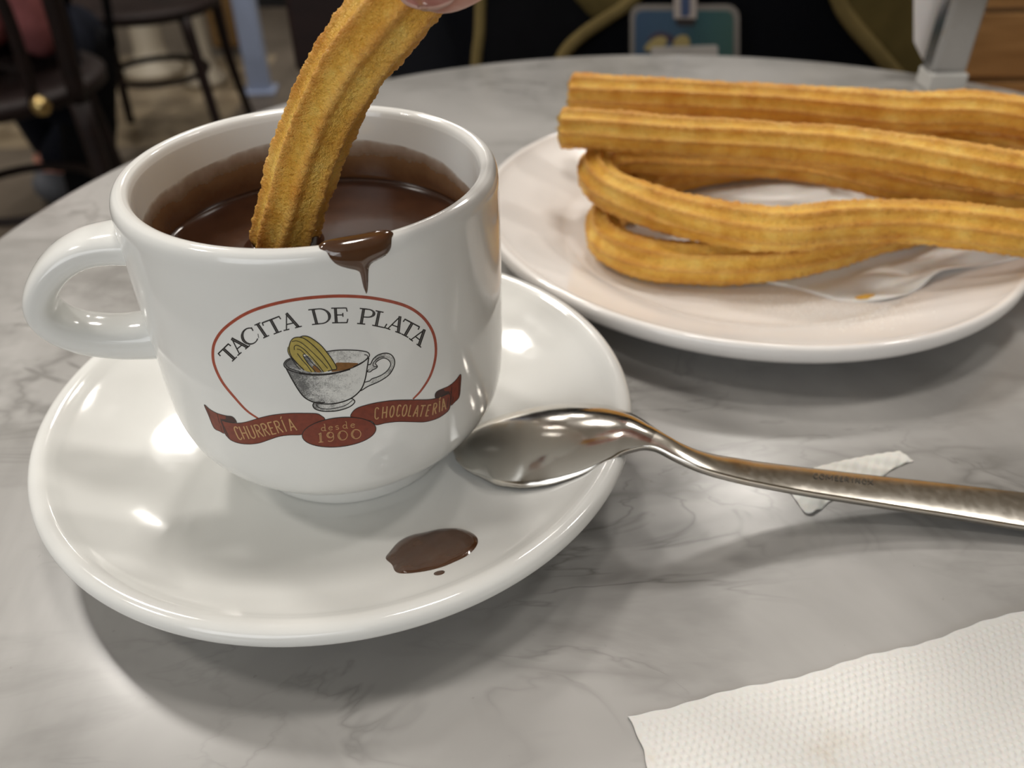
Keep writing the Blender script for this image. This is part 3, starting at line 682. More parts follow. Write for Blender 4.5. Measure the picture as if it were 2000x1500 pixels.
# ------------------------------------------------------------------ churros
def churro(path, label, R=7.7, ds=.5, nr=96, twist=.004, seed=0, group=None, name='churro', tip=(True, True), nrid=9, sharp=2.3, amp=.17):
    rng = np.random.default_rng(seed); P = resample(catmull(path, 14), ds); n = len(P)
    T, N, B = frames(P)
    th = np.linspace(0, 2*np.pi, nr, endpoint=False); s = np.arange(n)*ds
    tw = seed*.7+twist*s+.10*np.sin(s*.035+seed)
    ph = th[None]*nrid+0*s[:, None]
    cs = .5+.5*np.cos(ph)                               # 1 on the ridges
    ridge = cs**sharp
    # teeth: ragged little notches along each ridge
    kr = np.round(th*nrid/(2*np.pi)).astype(int) % nrid
    tooth = rng.normal(0, 1, (n, nrid)); kk = np.exp(-np.linspace(-2, 2, 5 if ds > .4 else 7)**2/1.1); kk /= kk.sum()
    for q in range(nrid): tooth[:, q] = np.convolve(tooth[:, q], kk, 'same')
    tooth /= tooth.std()
    slow = rng.normal(0, 1, (n, nrid)); k2 = np.hanning(61); k2 /= k2.sum()
    for q in range(nrid): slow[:, q] = np.convolve(slow[:, q], k2, 'same')
    slow /= slow.std()
    r = R*(.835+.165*ridge)+ridge**1.5*(amp*np.clip(tooth[:, kr], -2.2, 2)+.14*slow[:, kr])
    r *= (1+.02*np.sin(s*.06+seed)+.012*np.sin(s*.17+2*seed))[:, None]
    fine = rng.normal(0, .05 if nr < 100 else .06, r.shape); r += fine
    ends = np.ones(n)
    if tip[0]: ends[:3] = [.55, .86, .96]
    if tip[1]: ends[-3:] = [.96, .86, .55]
    r *= ends[:, None]
    an = th[None]+tw[:, None]
    V = P[:, None]+r[..., None]*(N[:, None]*np.cos(an)[..., None]+B[:, None]*np.sin(an)[..., None])
    # ragged ends
    V[0] += T[0]*(rng.normal(0, .5, (nr, 1))); V[-1] += T[-1]*(rng.normal(0, .5, (nr, 1)))
    V = V.reshape(-1, 3); F = gridfaces(n, nr, True)
    c0 = len(V); V = np.vstack([V, P[0]+T[0]*.6, P[-1]-T[-1]*.6])
    F = np.vstack([F, np.array([[c0, (j+1) % nr, j, j] for j in range(nr)]), np.array([[c0+1, (n-1)*nr+j, (n-1)*nr+(j+1) % nr, (n-1)*nr+(j+1) % nr] for j in range(nr)])])
    Fl = F.tolist(); Fl = [q if q[2] != q[3] else q[:3] for q in Fl]
    ra = np.r_[(ridge*np.ones((n, 1))).reshape(-1), .5, .5]
    o = mk(name, V, Fl, M_CHURRO, org=tuple(P[n//2]), attr={'ridge': ra}); tag(o, label, 'churro', group); return o

def px3(rows): return [atz(x, y, z) for x, y, z in rows]
G = 'churros piled on the plate'
# resting lowest: loop with its bend at the left
low_front = px3([(1640, 318, 12.6), (1560, 314, 12.6), (1450, 318, 12.4), (1330, 338, 12.2), (1240, 372, 12.2), (1190, 420, 12.2), (1183, 462, 12.2), (1215, 490, 12.2), (1290, 510, 12.2), (1400, 515, 12.4), (1520, 508, 12.6), (1630, 484, 13), (1720, 455, 13.4), (1820, 432, 13.6), (1950, 420, 14), (2120, 430, 14)])
churro(low_front, 'lowest churro loop, bent end at the left, lying on the plate', seed=3, group=G)
upper = px3([(2090, 386, 29), (2000, 379, 29), (1880, 368, 28.5), (1765, 354, 28), (1670, 334, 27.5), (1560, 316, 27), (1440, 308, 27), (1320, 305, 27.3), (1230, 303, 27.6), (1178, 316, 27.6), (1166, 342, 27.6), (1190, 371, 27.5), (1245, 395, 27.4), (1330, 421, 27.2), (1450, 442, 27), (1540, 446, 27), (1650, 434, 27.4), (1780, 432, 28), (1900, 443, 28.6), (2000, 456, 29), (2120, 470, 29)])
churro(upper, 'churro loop on top of the lowest one, bent end at the left', seed=5, group=G)
twin = px3([(1092, 250, 42.5), (1154, 252, 42.5), (1295, 265, 42.2), (1420, 273, 42), (1530, 280, 42), (1650, 290, 42), (1765, 304, 42.2), (1880, 322, 42.6), (2000, 340, 43), (2120, 345, 43), (2215, 325, 43), (2225, 290, 43), (2160, 262, 43), (2080, 244, 43), (2000, 230, 43), (1940, 221, 43), (1882, 217, 43), (1765, 219, 42.6), (1650, 212, 42.3), (1530, 203, 42), (1400, 196, 42), (1295, 190, 42), (1112, 180, 42)])
churro(twin, 'topmost churro loop with two straight arms ending at the left', R=7.6, seed=8, group=G, twist=.001)
# the fourth one, mostly hidden under the arms
hid = px3([(1700, 392, 13), (1780, 395, 14), (1860, 350, 25), (1960, 335, 27), (2100, 330, 28)])
back = px3([(1640, 262, 27.5), (1760, 277, 27.5), (1880, 288, 27.5), (2000, 297, 27.5), (2120, 300, 27.5)])
churro(back, 'dark edged churro showing in the gap under the topmost loop', R=7.0, seed=12, group=G)

# the one being dipped
dip = [np.array(q, float) for q in [(-54, 171, 50), (-53.2, 170.5, 57)]]
for x, y, yy in [(557, 462, 169), (577, 385, 167.5), (598, 315, 166), (618, 262, 165), (648, 190, 163), (692, 112, 161), (735, 58, 160), (782, 2, 159), (843, -66, 158.5), (910, -106, 159), (982, -114, 160), (1050, -82, 161)]:
    dip.append(aty(x, y, yy))
dipc = churro(dip, 'curved churro dipped into the chocolate and held by the fingers', R=7.5, ds=.30, nr=144, seed=1, name='dipped_churro', twist=.0015, nrid=8, sharp=2.4, amp=.12)
# chocolate clinging where it enters
c_ = aty(557, 462, 169)
ring = []
for j, tt in enumerate(np.linspace(0, 2*np.pi, 40, endpoint=False)):
    pass
a = np.linspace(0, 2*np.pi, 72, endpoint=False); base = np.array([-52.0, 169.8])
Vr = []
hgt = .6+1.6*np.clip(np.cos(a+.5), 0, 1)**2+.5*np.sin(3*a)**2
for s_, (ro, zz) in enumerate([(9.6, 61.9), (8.7, 62.1), (8.2, 62.6), (7.9, 1.0), (7.6, 1.02)]):
    z = np.full(72, zz) if zz > 5 else 62.6+hgt*zz
    sx = (z-62)*.12
    Vr.append(np.stack([base[0]+sx+ro*np.cos(a), base[1]+ro*np.sin(a), z], 1))
o = mk('chocolate_coat', np.vstack(Vr), gridfaces(5, 72, True), M_CHOC, dipc); tag(o, 'dark chocolate clinging to the dipped end')

# ------------------------------------------------------------------ things on the plate
def plate_z(x, y): return np.interp(np.hypot(x-PC[0], y-PC[1]), PLA_T[:60, 0], PLA_T[:60, 1])
# thin paper under the churros
pq = [atz(x, y, 8)[:2] for x, y in [(1335, 380), (1390, 352), (1560, 345), (1760, 392), (2100, 410), (2140, 520), (2000, 545), (1900, 541), (1830, 545), (1790, 562), (1730, 572), (1640, 568), (1560, 545), (1480, 527), (1380, 470)]]
v, f, B = fill2d(catmull(pq, 4, True), 1.6)
d = bdist(v, B); z = plate_z(v[:, 0], v[:, 1])+.08
c2 = np.array([140, 262.]); x_, y_ = v[:, 0], v[:, 1]
edge = np.exp(-(d/5.0)**2)
w_ = np.clip((x_-118)/30, 0, 1)*np.clip((262-y_)/14, 0, 1)
z = z+3.2*w_*(.5+.5*np.sin(x_*.13+y_*.34))+.9*np.clip((x_-60)/60, 0, 1)*(.5+.5*np.sin(x_*.21-y_*.45))*(d > .5)
V = np.c_[v, z]; o = mk('paper_sheet', V, f, M_SHEET, org=tuple(V.mean(0))); m_ = o.modifiers.new('t', 'SOLIDIFY'); m_.thickness = .00006; m_.offset = 1
tag(o, 'thin crumpled white paper sheet lying under the churros', 'paper')
# fried crumb and sugar
q = rev_hit(1690, 583, PC, PLA_T, 20)
cr = [(-6.0, -.6, .3), (-3, -1.1, .8), (0, -1.0, 1.1), (3, -.3, 1.0), (6.2, 1.1, .4)]
P = catmull([q+np.array(c) for c in cr], 5); Rr = np.interp(np.linspace(0, 1, len(P)), [0, .2, .5, .8, 1], [.3, 1.0, 1.15, .8, .15])
V, F = tube(P, Rr, 12); V = q+(V-q)*np.array([.62, .8, .8]); V += RNG.normal(0, .05, V.shape); V[:, 2] -= V[:, 2].min()-q[2]-.05
o = mk('churro_crumb', V, F, M_CHURRO, org=tuple(q), attr={'ridge': np.zeros(len(V))}); tag(o, 'small golden fried crumb on the plate in front of the churros', 'crumb')
gv = []; gf = []
M_SUGAR = mat('sugar_grain', (.93, .91, .86), .4)
for i in range(900):
    x = RNG.normal(1640, 70); y = RNG.normal(615, 13)-abs(x-1640)*.02
    if i % 4 == 0: x = RNG.normal(1560, 90); y = RNG.normal(592, 12)
    if (x-1690)**2/900+(y-583)**2/80 < 1: continue
    p = rev_hit(x, y, PC, PLA_T, 20); s_ = RNG.uniform(.14, .26)
    V, F = box(p+np.array([0, 0, s_*.5]), (s_, s_*.9, s_*.8), RNG.uniform(0, 3), RNG.uniform(0, 1)); gv.append(V); gf += [tuple(i_+8*(len(gv)-1) for i_ in q_) for q_ in F]
o = mk('sugar_grains', np.vstack(gv), gf, M_SUGAR, org=tuple(gv[0][0]), smooth=False); tag(o, 'scattered fine sugar grains on the front of the plate', 'sugar', kind='stuff')

# ------------------------------------------------------------------ spoon, lying bowl down
spn = thing('teaspoon', 'stainless steel teaspoon lying bowl down across the saucer rim', 'spoon', (0, 145, 6))
ax = [(885, 880, 7.6), (960, 853, 12.5), (1060, 838, 17.5), (1150, 832, 21), (1215, 834, 22.8), (1255, 843, 23.2), (1288, 856, 22.8), (1330, 877, 21.6), (1380, 896, 19.4), (1450, 912, 16.2), (1550, 929, 12.4), (1700, 950, 8.6), (1850, 970, 6.2), (2000, 991, 4.6), (2110, 1006, 3.6), (2170, 1014, 3.2)]
A_ = catmull([atz(*q) for q in ax], 12); L = np.r_[0, np.cumsum(np.linalg.norm(np.diff(A_, axis=0), axis=1))]
ns = 230; ss = np.linspace(0, L[-1], ns); A_ = np.stack([np.interp(ss, L, A_[:, k]) for k in range(3)], 1)
Lt = L[-1]
neck_s = float(ss[np.argmin(np.abs(A_[:, 0]-atz(1285, 857, 22.6)[0]))])
ub = np.clip(ss/neck_s, 0, 1)
hw = 15.0*np.sqrt(np.clip(np.sin(np.pi*np.clip(ub, 0, 1)**.90*.93), 0, 1))*np.where(ub < .5, 1, 1)
hw = np.where(ss < neck_s, np.interp(ub, [0, .015, .05, .12, .25, .4, .55, .7, .82, .9, .95, 1], [.2, 3.6, 6.8, 10.4, 14.0, 15.8, 15.6, 13.4, 9.6, 6.2, 4.2, 2.5]), np.interp(ss-neck_s, [0, 5, 12, 22, 40, 60, 95, 130], [2.5, 2.5, 3.0, 3.7, 4.4, 5.0, 6.2, 7.0]))
T = np.gradient(A_, axis=0); T /= np.linalg.norm(T, axis=1)[:, None]
Sd = np.cross(T, np.array([0, 0, 1.0])); Sd /= np.linalg.norm(Sd, axis=1)[:, None]; Un = np.cross(Sd, T)
crown = np.where(ss < neck_s, 7.4*np.sin(np.pi*np.clip(ub, 0, 1)**.8)**.9*np.interp(ub, [0, .1, .9, 1], [.3, .9, 1, 0])+.5, .5)
drop = np.where(ss < neck_s, 0*ss, 0)
kw = np.hanning(15); kw /= kw.sum(); hw = np.r_[hw[:8], np.convolve(hw, kw, 'same')[8:-8], hw[-8:]]; crown = np.r_[crown[:8], np.convolve(crown, kw, 'same')[8:-8], crown[-8:]]
fall = np.interp(ss, [0, neck_s-8, neck_s+8, ss[-1]], [.62, .62, 1, 1])
thick = np.where(ss < neck_s, 1.0+.9*np.clip((ub-.75)/.25, 0, 1), np.interp(ss-neck_s, [0, 15, 60, 130], [1.9, 2.1, 2.0, 1.8]))
m = 33; t_ = np.linspace(-1, 1, m); ringU = []; ringL = []
# the axis points are the mid line of the top face; edges hang below by the crown
for i in range(ns):
    h = crown[i]*(1-np.abs(t_)**2.1)-crown[i]*fall[i]
    up_ = A_[i]+Sd[i]*(hw[i]*t_)[:, None]+Un[i]*h[:, None]
    ringU.append(up_); ringL.append((up_-Un[i]*thick[i]*(1-.12*np.abs(t_)[:, None]**6))[::-1])
rings = np.concatenate([np.array(ringU), np.array(ringL)], 1); mm = rings.shape[1]
nb = int(np.argmax(ss >= neck_s-1))
def spoon_part(nm, i0, i1):
    R_ = rings[i0:i1]; V = R_.reshape(-1, 3); F = gridfaces(len(R_), mm, True).tolist(); F += [tuple(range(mm))[::-1]] if i0 == 0 else [tuple((len(R_)-1)*mm+i for i in range(mm))]
    o = mk(nm, V, F, M_SPOON if i0 else M_BOWL, spn); return o
spoon_part('bowl', 0, nb+1); hdl = spoon_part('handle', nb, ns)
# stamped words on the handle
def on_handle(px, py):
    o_, d_ = ray(px, py); j = np.argmin([np.linalg.norm(np.cross(A_[i]-o_, d_)) for i in range(ns)])
    tt = ((A_[j]-o_) @ Un[j])/(d_ @ Un[j]); P = o_+d_*tt+Un[j]*.12; return P
V_ = []; st = []
q = lambda x, y: np.array([1520+x*.15, 860+y*.15])
for ch, x0, x1 in [('C', 458, 520), ('O', 535, 605), ('M', 622, 712), ('E', 735, 790), ('E', 805, 855), ('R', 865, 925), ('I', 955, 985), ('N', 1005, 1070), ('O', 1090, 1155), ('X', 1165, 1240)]:
    f_ = lambda x: 492+(x-458)*.115
    st += simple(ch, q(x0, f_(x0)), q(x1, f_(x1)), np.array([-1, -60])*.15, 1.9)
Vs, Fs = join(st); P3 = np.array([on_handle(x, y) for x, y in Vs])
o = mk('stamped_lettering', P3, Fs, M_STAMP, hdl); tag(o, 'stamped steel maker lettering ending in INOX')

# ------------------------------------------------------------------ torn paper scrap under the spoon handle
sc = [(110, 600), (230, 770), (350, 945), (400, 958), (450, 950), (500, 912), (570, 890), (610, 845), (650, 805), (820, 715), (1100, 590), (1400, 445), (1440, 400), (1520, 355), (1600, 325), (1660, 290), (1770, 268), (1735, 240), (1660, 180), (1590, 135), (1400, 155), (1250, 180), (900, 245), (700, 290), (480, 345), (300, 450)]
pp = np.array([atz(1520+x*.15, 860+y*.15, .4)[:2] for x, y in sc]); v, f, B = fill2d(pp, .55); d = bdist(v, B)
z = .25+.5*np.exp(-((v[:, 0]-75-(v[:, 1]-142)*.3)/1.6)**2)*(v[:, 1] < 152)+.35*(1+np.sin(v[:, 0]*.5+v[:, 1]*.9))*np.clip(d/2, 0, 1)+.12*np.sin(v[:, 0]*2.3-v[:, 1]*1.3)
z = np.maximum(z, .12); V = np.c_[v, z]; o = mk('paper_scrap', V, f, M_SCRAP, org=(V[:, 0].mean(), V[:, 1].mean(), 0)); m_ = o.modifiers.new('t', 'SOLIDIFY'); m_.thickness = .0001; m_.offset = 0
tag(o, 'small torn white paper scrap under the spoon handle', 'paper scrap')

# ------------------------------------------------------------------ embossed napkin
n0 = np.array([22.3, 88.2]); ud = np.array([.972, .2345]); vd = np.array([.2345, -.972])
NX, NY, st_ = 520, 400, .27
U_, V_ = np.meshgrid(np.arange(NX)*st_, np.arange(NY)*st_, indexing='ij')
eu = U_[:, 0]
bend = -(.00028*np.clip(eu-20, 0, None)**2*1.4)+.35*np.sin(eu*.21)+.12*np.sin(eu*.9)-1.6*np.exp(-((eu-98)/16)**2)*0
side = .5*np.sin(V_[0]*.3)+.15*np.sin(V_[0]*1.1)
X = n0[0]+ud[0]*(U_+side[None])+vd[0]*(V_+bend[:, None]); Y = n0[1]+ud[1]*(U_+side[None])+vd[1]*(V_+bend[:, None])
pitch = 1.62
row = np.floor(V_/(pitch*.86)); uu_ = (U_+(row % 2)*pitch/2) % pitch-pitch/2; vv_ = (V_ % (pitch*.86))-pitch*.43
dots = np.exp(-((uu_**2+vv_**2)/(.40**2))**1.3)
ew = np.clip(np.minimum(np.minimum(U_, V_), 6)/2.4, 0, 1)
lowf = .5+.35*np.sin(U_*.08+1)*np.sin(V_*.06+.5)+.25*np.sin(U_*.15-V_*.1)
Zn = .45+.55*lowf*np.clip(V_/10, .25, 1)+dots*.40*ew+1.2*np.exp(-((U_-100)/26)**2)*np.exp(-V_/30)
Zn += RNG.normal(0, .008, Zn.shape)
Pt = np.stack([X, Y, Zn], -1)
V = Pt.reshape(-1, 3); F = gridfaces(NX, NY)
# skirt: second ply just under the first, closed along the visible edges
nb_ = len(V)
edge_idx = np.r_[np.arange(0, NX*NY, NY), (NX-1)*NY+np.arange(1, NY), ((NX-1)*NY-NY)*0+np.arange(NX-2, -1, -1)*NY+NY-1, np.arange(NY-2, 0, -1)]
sk = V[edge_idx].copy(); sk[:, 2] = .03; sk[:, :2] += (V.mean(0)[:2]-sk[:, :2])*.002
ne = len(edge_idx); j = np.arange(ne); jn = (j+1) % ne
F2 = np.stack([edge_idx[jn], edge_idx[j], nb_+j, nb_+jn], 1)
o = mk('embossed_napkin', np.vstack([V, sk]), np.vstack([F, F2]), M_NAPKIN, org=(n0[0], n0[1], 0)); tag(o, 'white dot-embossed paper napkin on the bare marble in front', 'napkin')

# ------------------------------------------------------------------ skinned figures
def skin(name, J, E, mat_, parent=None, org=None, sub=2, root=0):
    og = ORG[parent.name] if parent is not None else np.array(org, float)
    me = bpy.data.meshes.new(name); me.from_pydata([tuple((np.array(j[:3])-og)*S) for j in J], E, [])
    o = bpy.data.objects.new(name, me); COL.objects.link(o); ORG[o.name] = og
    md = o.modifiers.new('skin', 'SKIN'); md.use_smooth_shade = True
    for v, j in zip(me.skin_vertices[0].data, J):
        r = j[3]; v.radius = (r*S, (j[4] if len(j) > 4 else r)*S)
    me.skin_vertices[0].data[root].use_root = True
    sb = o.modifiers.new('sub', 'SUBSURF'); sb.levels = sb.render_levels = sub
    me.materials.append(mat_)
    if parent is not None: o.parent = parent
    else: o.location = og*S
    return o
def skin_mat():
    m = mat('skin', (.56, .27, .20), .42, Subsurface_Weight=.3, Subsurface_Scale=.004); t = NT(m)
    t.b.inputs['Subsurface Radius'].default_value = (1, .35, .2)
    n = t.noise(60, 4, .6, t.co()).outputs['Fac']; t.base(t.ramp(n, [(.3, (.42, .175, .125)), (.7, (.53, .25, .185))])); t.bump(t.noise(900, 3, .6, t.co()).outputs['Fac'], .0003, .3); return m
M_SKIN = skin_mat(); M_NAIL = mat('fingernail', (.44, .19, .155), .3, Coat_Weight=.3)
M_NAILTIP = mat('fingernail_edge', (.52, .32, .26), .35)
def cloth(name, col, rough=.9):
    m = mat(name, col, rough, Specular_IOR_Level=.12); t = NT(m); n = t.noise(25, 4, .6, t.co()).outputs['Fac']
    t.base(t.ramp(n, [(.3, tuple(c*.75 for c in col)), (.7, tuple(c*1.2 for c in col))])); t.bump(t.noise(700, 3, .6, t.co()).outputs['Fac'], .0006, .5); return m
M_NAVY = cloth('dark_navy_knit', (.0022, .0025, .0042)); M_OLIVE = cloth('olive_wool', (.105, .078, .026)); M_OLIVE2 = cloth('olive_trim', (.17, .125, .048))
M_PINK = cloth('pink_knit', (.29, .10, .10)); M_DENIM = cloth('dark_denim', (.0055, .007, .013)); M_HAIR = cloth('dark_hair', (.02, .012, .008))
M_BLACK = cloth('black_cloth', (.004, .004, .005))

# the hand holding the dipped churro: thumb in front, fingers behind, wrist going up and right
hnd = thing('hand', 'hand holding the curved churro over the cup, thumb nail showing', 'hand', tuple(aty(880, -60, 150)))
tipc = aty(838, -76, 149.0)
tb = aty(1010, -130, 146)
q0 = tipc+np.array([-5.5, 0, -.4])
pal = np.array([62, 172, 196.])
J = [(*pal, 17, 24), (86, 176, 236, 17, 22), (112, 182, 290, 19, 22), (150, 190, 370, 26, 27),                  # palm, wrist, forearm
     (44, 158, 172, 13, 13), (28, 150, 146, 10.5, 10.5), (7.5, 148.2, 139.0, 11, 10.5), (tipc[0]+.5, tipc[1], tipc[2], 11.2, 10.2), (tipc[0]-5.2, tipc[1], tipc[2]-.8, 6.5, 6.2)]
E = [(0, 1), (1, 2), (2, 3), (0, 4), (4, 5), (5, 6), (6, 7), (7, 8)]
fing = [[(44, 184, 186, 10), (22, 190, 164, 8.6), (8, 184, 144, 8.0), (-3, 176, 132, 7.2)],
        [(54, 194, 184, 10), (34, 202, 158, 8.6), (18, 196, 136, 8.0), (8, 184, 124.5, 7.2)],
        [(66, 200, 182, 9.6), (50, 208, 158, 8.2), (36, 202, 138, 7.6), (26, 190, 128, 7.0)],
        [(78, 202, 182, 8.6), (68, 210, 162, 7.4), (57, 206, 144, 6.8), (48, 196, 136, 6.2)]]
for fg in fing:
    k = len(J); J += [p for p in fg]; E += [(0, k)]+[(k+i, k+i+1) for i in range(3)]
hand_o = skin('skin', J, E, M_SKIN, hnd, sub=3)
# thumb nail on the near side
from mathutils.bvhtree import BVHTree
dg = bpy.context.evaluated_depsgraph_get(); ev = hand_o.evaluated_get(dg); em_ = ev.to_mesh()
bv = BVHTree.FromPolygons([ev.matrix_world @ v_.co for v_ in em_.vertices], [tuple(p_.vertices) for p_ in em_.polygons]); ev.to_mesh_clear()
def on_hand(nm, pix, m, lift, label):
    v, f, B = fill2d(catmull(pix, 4, True), 6); P = []
    for x, y in v:
        o_, d_ = ray(x, y); h_ = bv.ray_cast(Vector(o_*S), Vector(d_)); loc = np.array(h_[0])*1000 if h_[0] is not None else aty(x, y, 146)
        P.append(loc-d_*lift)
    o = mk(nm, P, f, m, hnd); q_ = o.modifiers.new('t', 'SOLIDIFY'); q_.thickness = .0003; q_.offset = 0; tag(o, label)
on_hand('thumb_nail', [(778, -70), (776, -25), (784, 0), (800, 10), (825, 15), (850, 14), (874, 5), (900, -18), (915, -70), (850, -95)], M_NAIL, .35, 'pink glossy thumb nail')
on_hand('nail_edge', [(777, -10), (787, 5), (803, 14), (828, 20), (852, 19), (876, 9), (888, -3), (874, 3), (850, 11), (825, 12), (802, 6), (788, -4)], M_NAILTIP, .5, 'pale free edge of the thumb nail')
slv = tube([(112, 182, 290), (130, 186, 330), (150, 190, 380), (175, 196, 440)], [30, 33, 35, 36], 32); mk('sleeve_cuff', *slv, M_NAVY, hnd)

# ------------------------------------------------------------------ person across the table
per = thing('person', 'person seated across the table in dark navy top and olive jacket', 'person', (160, 860, -750))
J = [(160, 830, -250, 150, 125), (160, 850, -90, 145, 118), (160, 860, 60, 150, 118), (160, 870, 220, 165, 112), (160, 872, 300, 90, 75), (160, 868, 350, 55, 55), (160, 850, 430, 72, 88), (160, 850, 520, 70, 85),
     (60, 720, -255, 80, 75), (50, 480, -270, 62), (50, 470, -480, 52), (50, 480, -690, 40), (50, 410, -720, 34, 28),
     (260, 720, -255, 80, 75), (270, 480, -270, 62), (270, 470, -480, 52), (270, 480, -690, 40), (270, 410, -720, 34, 28),
     (-20, 865, 250, 62), (-75, 850, 60, 50), (-70, 730, -120, 40), (20, 690, -170, 32),
     (335, 865, 250, 60), (365, 850, 60, 46), (350, 740, -120, 38), (300, 690, -170, 30)]
E = [(0, 1), (1, 2), (2, 3), (3, 4), (4, 5), (5, 6), (6, 7), (0, 8), (8, 9), (9, 10), (10, 11), (11, 12), (0, 13), (13, 14), (14, 15), (15, 16), (16, 17), (3, 18), (18, 19), (19, 20), (20, 21), (3, 22), (22, 23), (23, 24), (24, 25)]
skin('body', J, E, M_NAVY, per, sub=2)
V, F = lathe([(0.01, -96), (44, -84), (66, -50), (76, 0), (74, 40), (58, 80), (30, 100), (0.01, 106)], (160, 852, 480), 32); V[:, 1] = 852+(V[:, 1]-852)*1.15; mk('head', V, F, M_SKIN, per)
V, F = lathe([(82, -20), (84, 20), (80, 60), (62, 98), (30, 116), (0.01, 120)], (160, 866, 482), 32); mk('hair', V, F, M_HAIR, per)
def panel(nm, pix, ydist, m, thick=5, wave=0, step=6, curve=None):
    """cloth hanging in front of the body: outline in the upright plane y = ydist, bent back towards its edges"""
    P = np.array([aty(x, y, ydist) for x, y in pix]); v, f, B = fill2d(catmull(P[:, [0, 2]], 3, True), step)
    yy = ydist+(curve(v[:, 0], v[:, 1]) if curve else 0)+wave*np.sin(v[:, 0]*.06+v[:, 1]*.03)
    V = np.stack([v[:, 0], yy+0*v[:, 0], v[:, 1]], 1)
    o = mk(nm, V, f, m, per); q_ = o.modifiers.new('t', 'SOLIDIFY'); q_.thickness = thick*S; q_.offset = 0; return o
bodyc = lambda x, z: .0016*np.maximum(np.abs(x-160)-40, 0)**2*1.0
panel('top_front', [(925, -300), (928, 170), (1300, 190), (1800, 215), (1800, -300)], 706, M_NAVY, 5, 3, step=9)
# left half of the jacket: dark lining with olive bound edges; right half: olive outside
panel('jacket_lining', [(935, 0), (930, 60), (928, 120), (938, 150), (1070, 150), (1110, 90), (1170, 45), (1250, -20), (1300, -160), (1120, -300), (960, -300)], 700, M_BLACK, 5, 2)
panel('jacket_panel', [(1625, -40), (1650, 20), (1690, 70), (1735, 120), (1790, 200), (1850, 200), (1860, 100), (1870, -250), (1700, -300), (1620, -200)], 690, M_OLIVE, 8, 3)
panel('jacket_back_edge', [(1105, -200), (1110, -30), (1132, 5), (1160, 34), (1200, 20), (1255, -40), (1250, -200)], 694, M_OLIVE, 5, 2)
for nm, pix, yy, r in [('jacket_edge', [(940, -250), (940, -60), (938, 20), (936, 70), (931, 110), (928, 170)], 696, 4.6), ('jacket_edge', [(1330, -180), (1280, -60), (1235, 0), (1190, 32), (1140, 66), (1105, 100), (1080, 150)], 690, 5.2),
                       ('jacket_edge', [(1600, -200), (1622, -60), (1642, 10), (1672, 55), (1712, 100), (1758, 155), (1790, 200)], 684, 6.0)]:
    P = catmull([aty(x, y, yy) for x, y in pix], 6); V, F = tube(P, r, 10); V[:, 1] = yy+(V[:, 1]-yy)*.6; mk(nm, V, F, M_OLIVE2, per)

# badge on a lanyard
def badge_mat():
    m = mat('badge_print', (.05, .10, .14), .3, Coat_Weight=.4); t = NT(m); x = t.n('ShaderNodeSeparateXYZ', {'Vector': t.co()}).outputs['X']
    s = t.n('ShaderNodeMapRange', {'Value': x, 'From Min': -.04, 'From Max': .04}).outputs[0]
    t.base(t.ramp(s, [(0, (.045, .085, .15)), (.45, (.05, .10, .155)), (.6, (.035, .095, .11)), (1, (.05, .115, .10))])); return m
M_BADGE = badge_mat(); M_BFRAME = mat('badge_holder_plastic', (.22, .20, .18), .25); M_BWHITE = mat('badge_paper', (.50, .46, .42), .7); M_BYEL = mat('badge_yellow', (.40, .31, .12), .5); M_BPURP = mat('badge_purple', (.06, .045, .07), .5)
BY = 672
bg = thing('name_badge', 'blue rectangular badge hanging on a lanyard from the far person', 'badge', tuple(aty(1337, 60, BY)))
def flat(nm, pix, y, m, par, thick=1.2, n=2):
    P = np.array([aty(a_, b_, y) for a_, b_ in pix]); v, f, B = fill2d(catmull(P[:, [0, 2]], n, True) if n else P[:, [0, 2]], 3)
    o = mk(nm, np.stack([v[:, 0], np.full(len(v), y), v[:, 1]], 1), f, m, par, smooth=False); q_ = o.modifiers.new('t', 'SOLIDIFY'); q_.thickness = thick*S; q_.offset = 0; return o
def rrect(x0, y0, x1, y1, r, k=5):
    P = []
    for cx, cy, a0 in ((x1-r, y0+r, -90), (x1-r, y1-r, 0), (x0+r, y1-r, 90), (x0+r, y0+r, 180)):
        for i in range(k): t = math.radians(a0+90*i/(k-1)); P.append((cx+r*math.cos(t), cy+r*math.sin(t)))
    return P
flat('holder', [(1229+i*0, y) if 0 else (i, y) for i, y in rrect(1230, 9, 1444, 200, 22)], BY, M_BFRAME, bg, 2.0, 0)
flat('card', rrect(1240, 21, 1432, 195, 14), BY-1.6, M_BADGE, bg, 1.0, 0)
flat('yellow_shape', [(1258, 96), (1270, 80), (1290, 70), (1303, 76), (1298, 90), (1275, 100)], BY-2.4, M_BYEL, bg, .5)
flat('yellow_shape', [(1316, 92), (1318, 76), (1332, 68), (1345, 72), (1346, 92)], BY-2.4, M_BYEL, bg, .5)
flat('dark_shape', [(1262, 78), (1282, 62), (1300, 64), (1318, 72), (1312, 88), (1300, 74), (1284, 72)], BY-2.2, M_BPURP, bg, .5)
flat('name_label', [(1272, 92), (1340, 90), (1402, 88), (1402, 130), (1272, 130)], BY-2.8, M_BWHITE, bg, .5, 0)
M_LAN = mat('lanyard_blue', (.045, .07, .15), .6); M_LANW = mat('lanyard_white', (.42, .36, .32), .6)
flat('lanyard_strap', [(1317, -200), (1362, -200), (1360, 38), (1316, 38)], BY-3.5, M_LANW, bg, 1.2, 0)
flat('lanyard_stripe', [(1331, -200), (1350, -200), (1347, 30), (1330, 34)], BY-4.5, M_LAN, bg, .8, 0)
flat('clip', [(1319, 36), (1358, 36), (1356, 49), (1321, 49)], BY-4.5, mat('dark_clip', (.03, .025, .025), .4), bg, 3, 0)

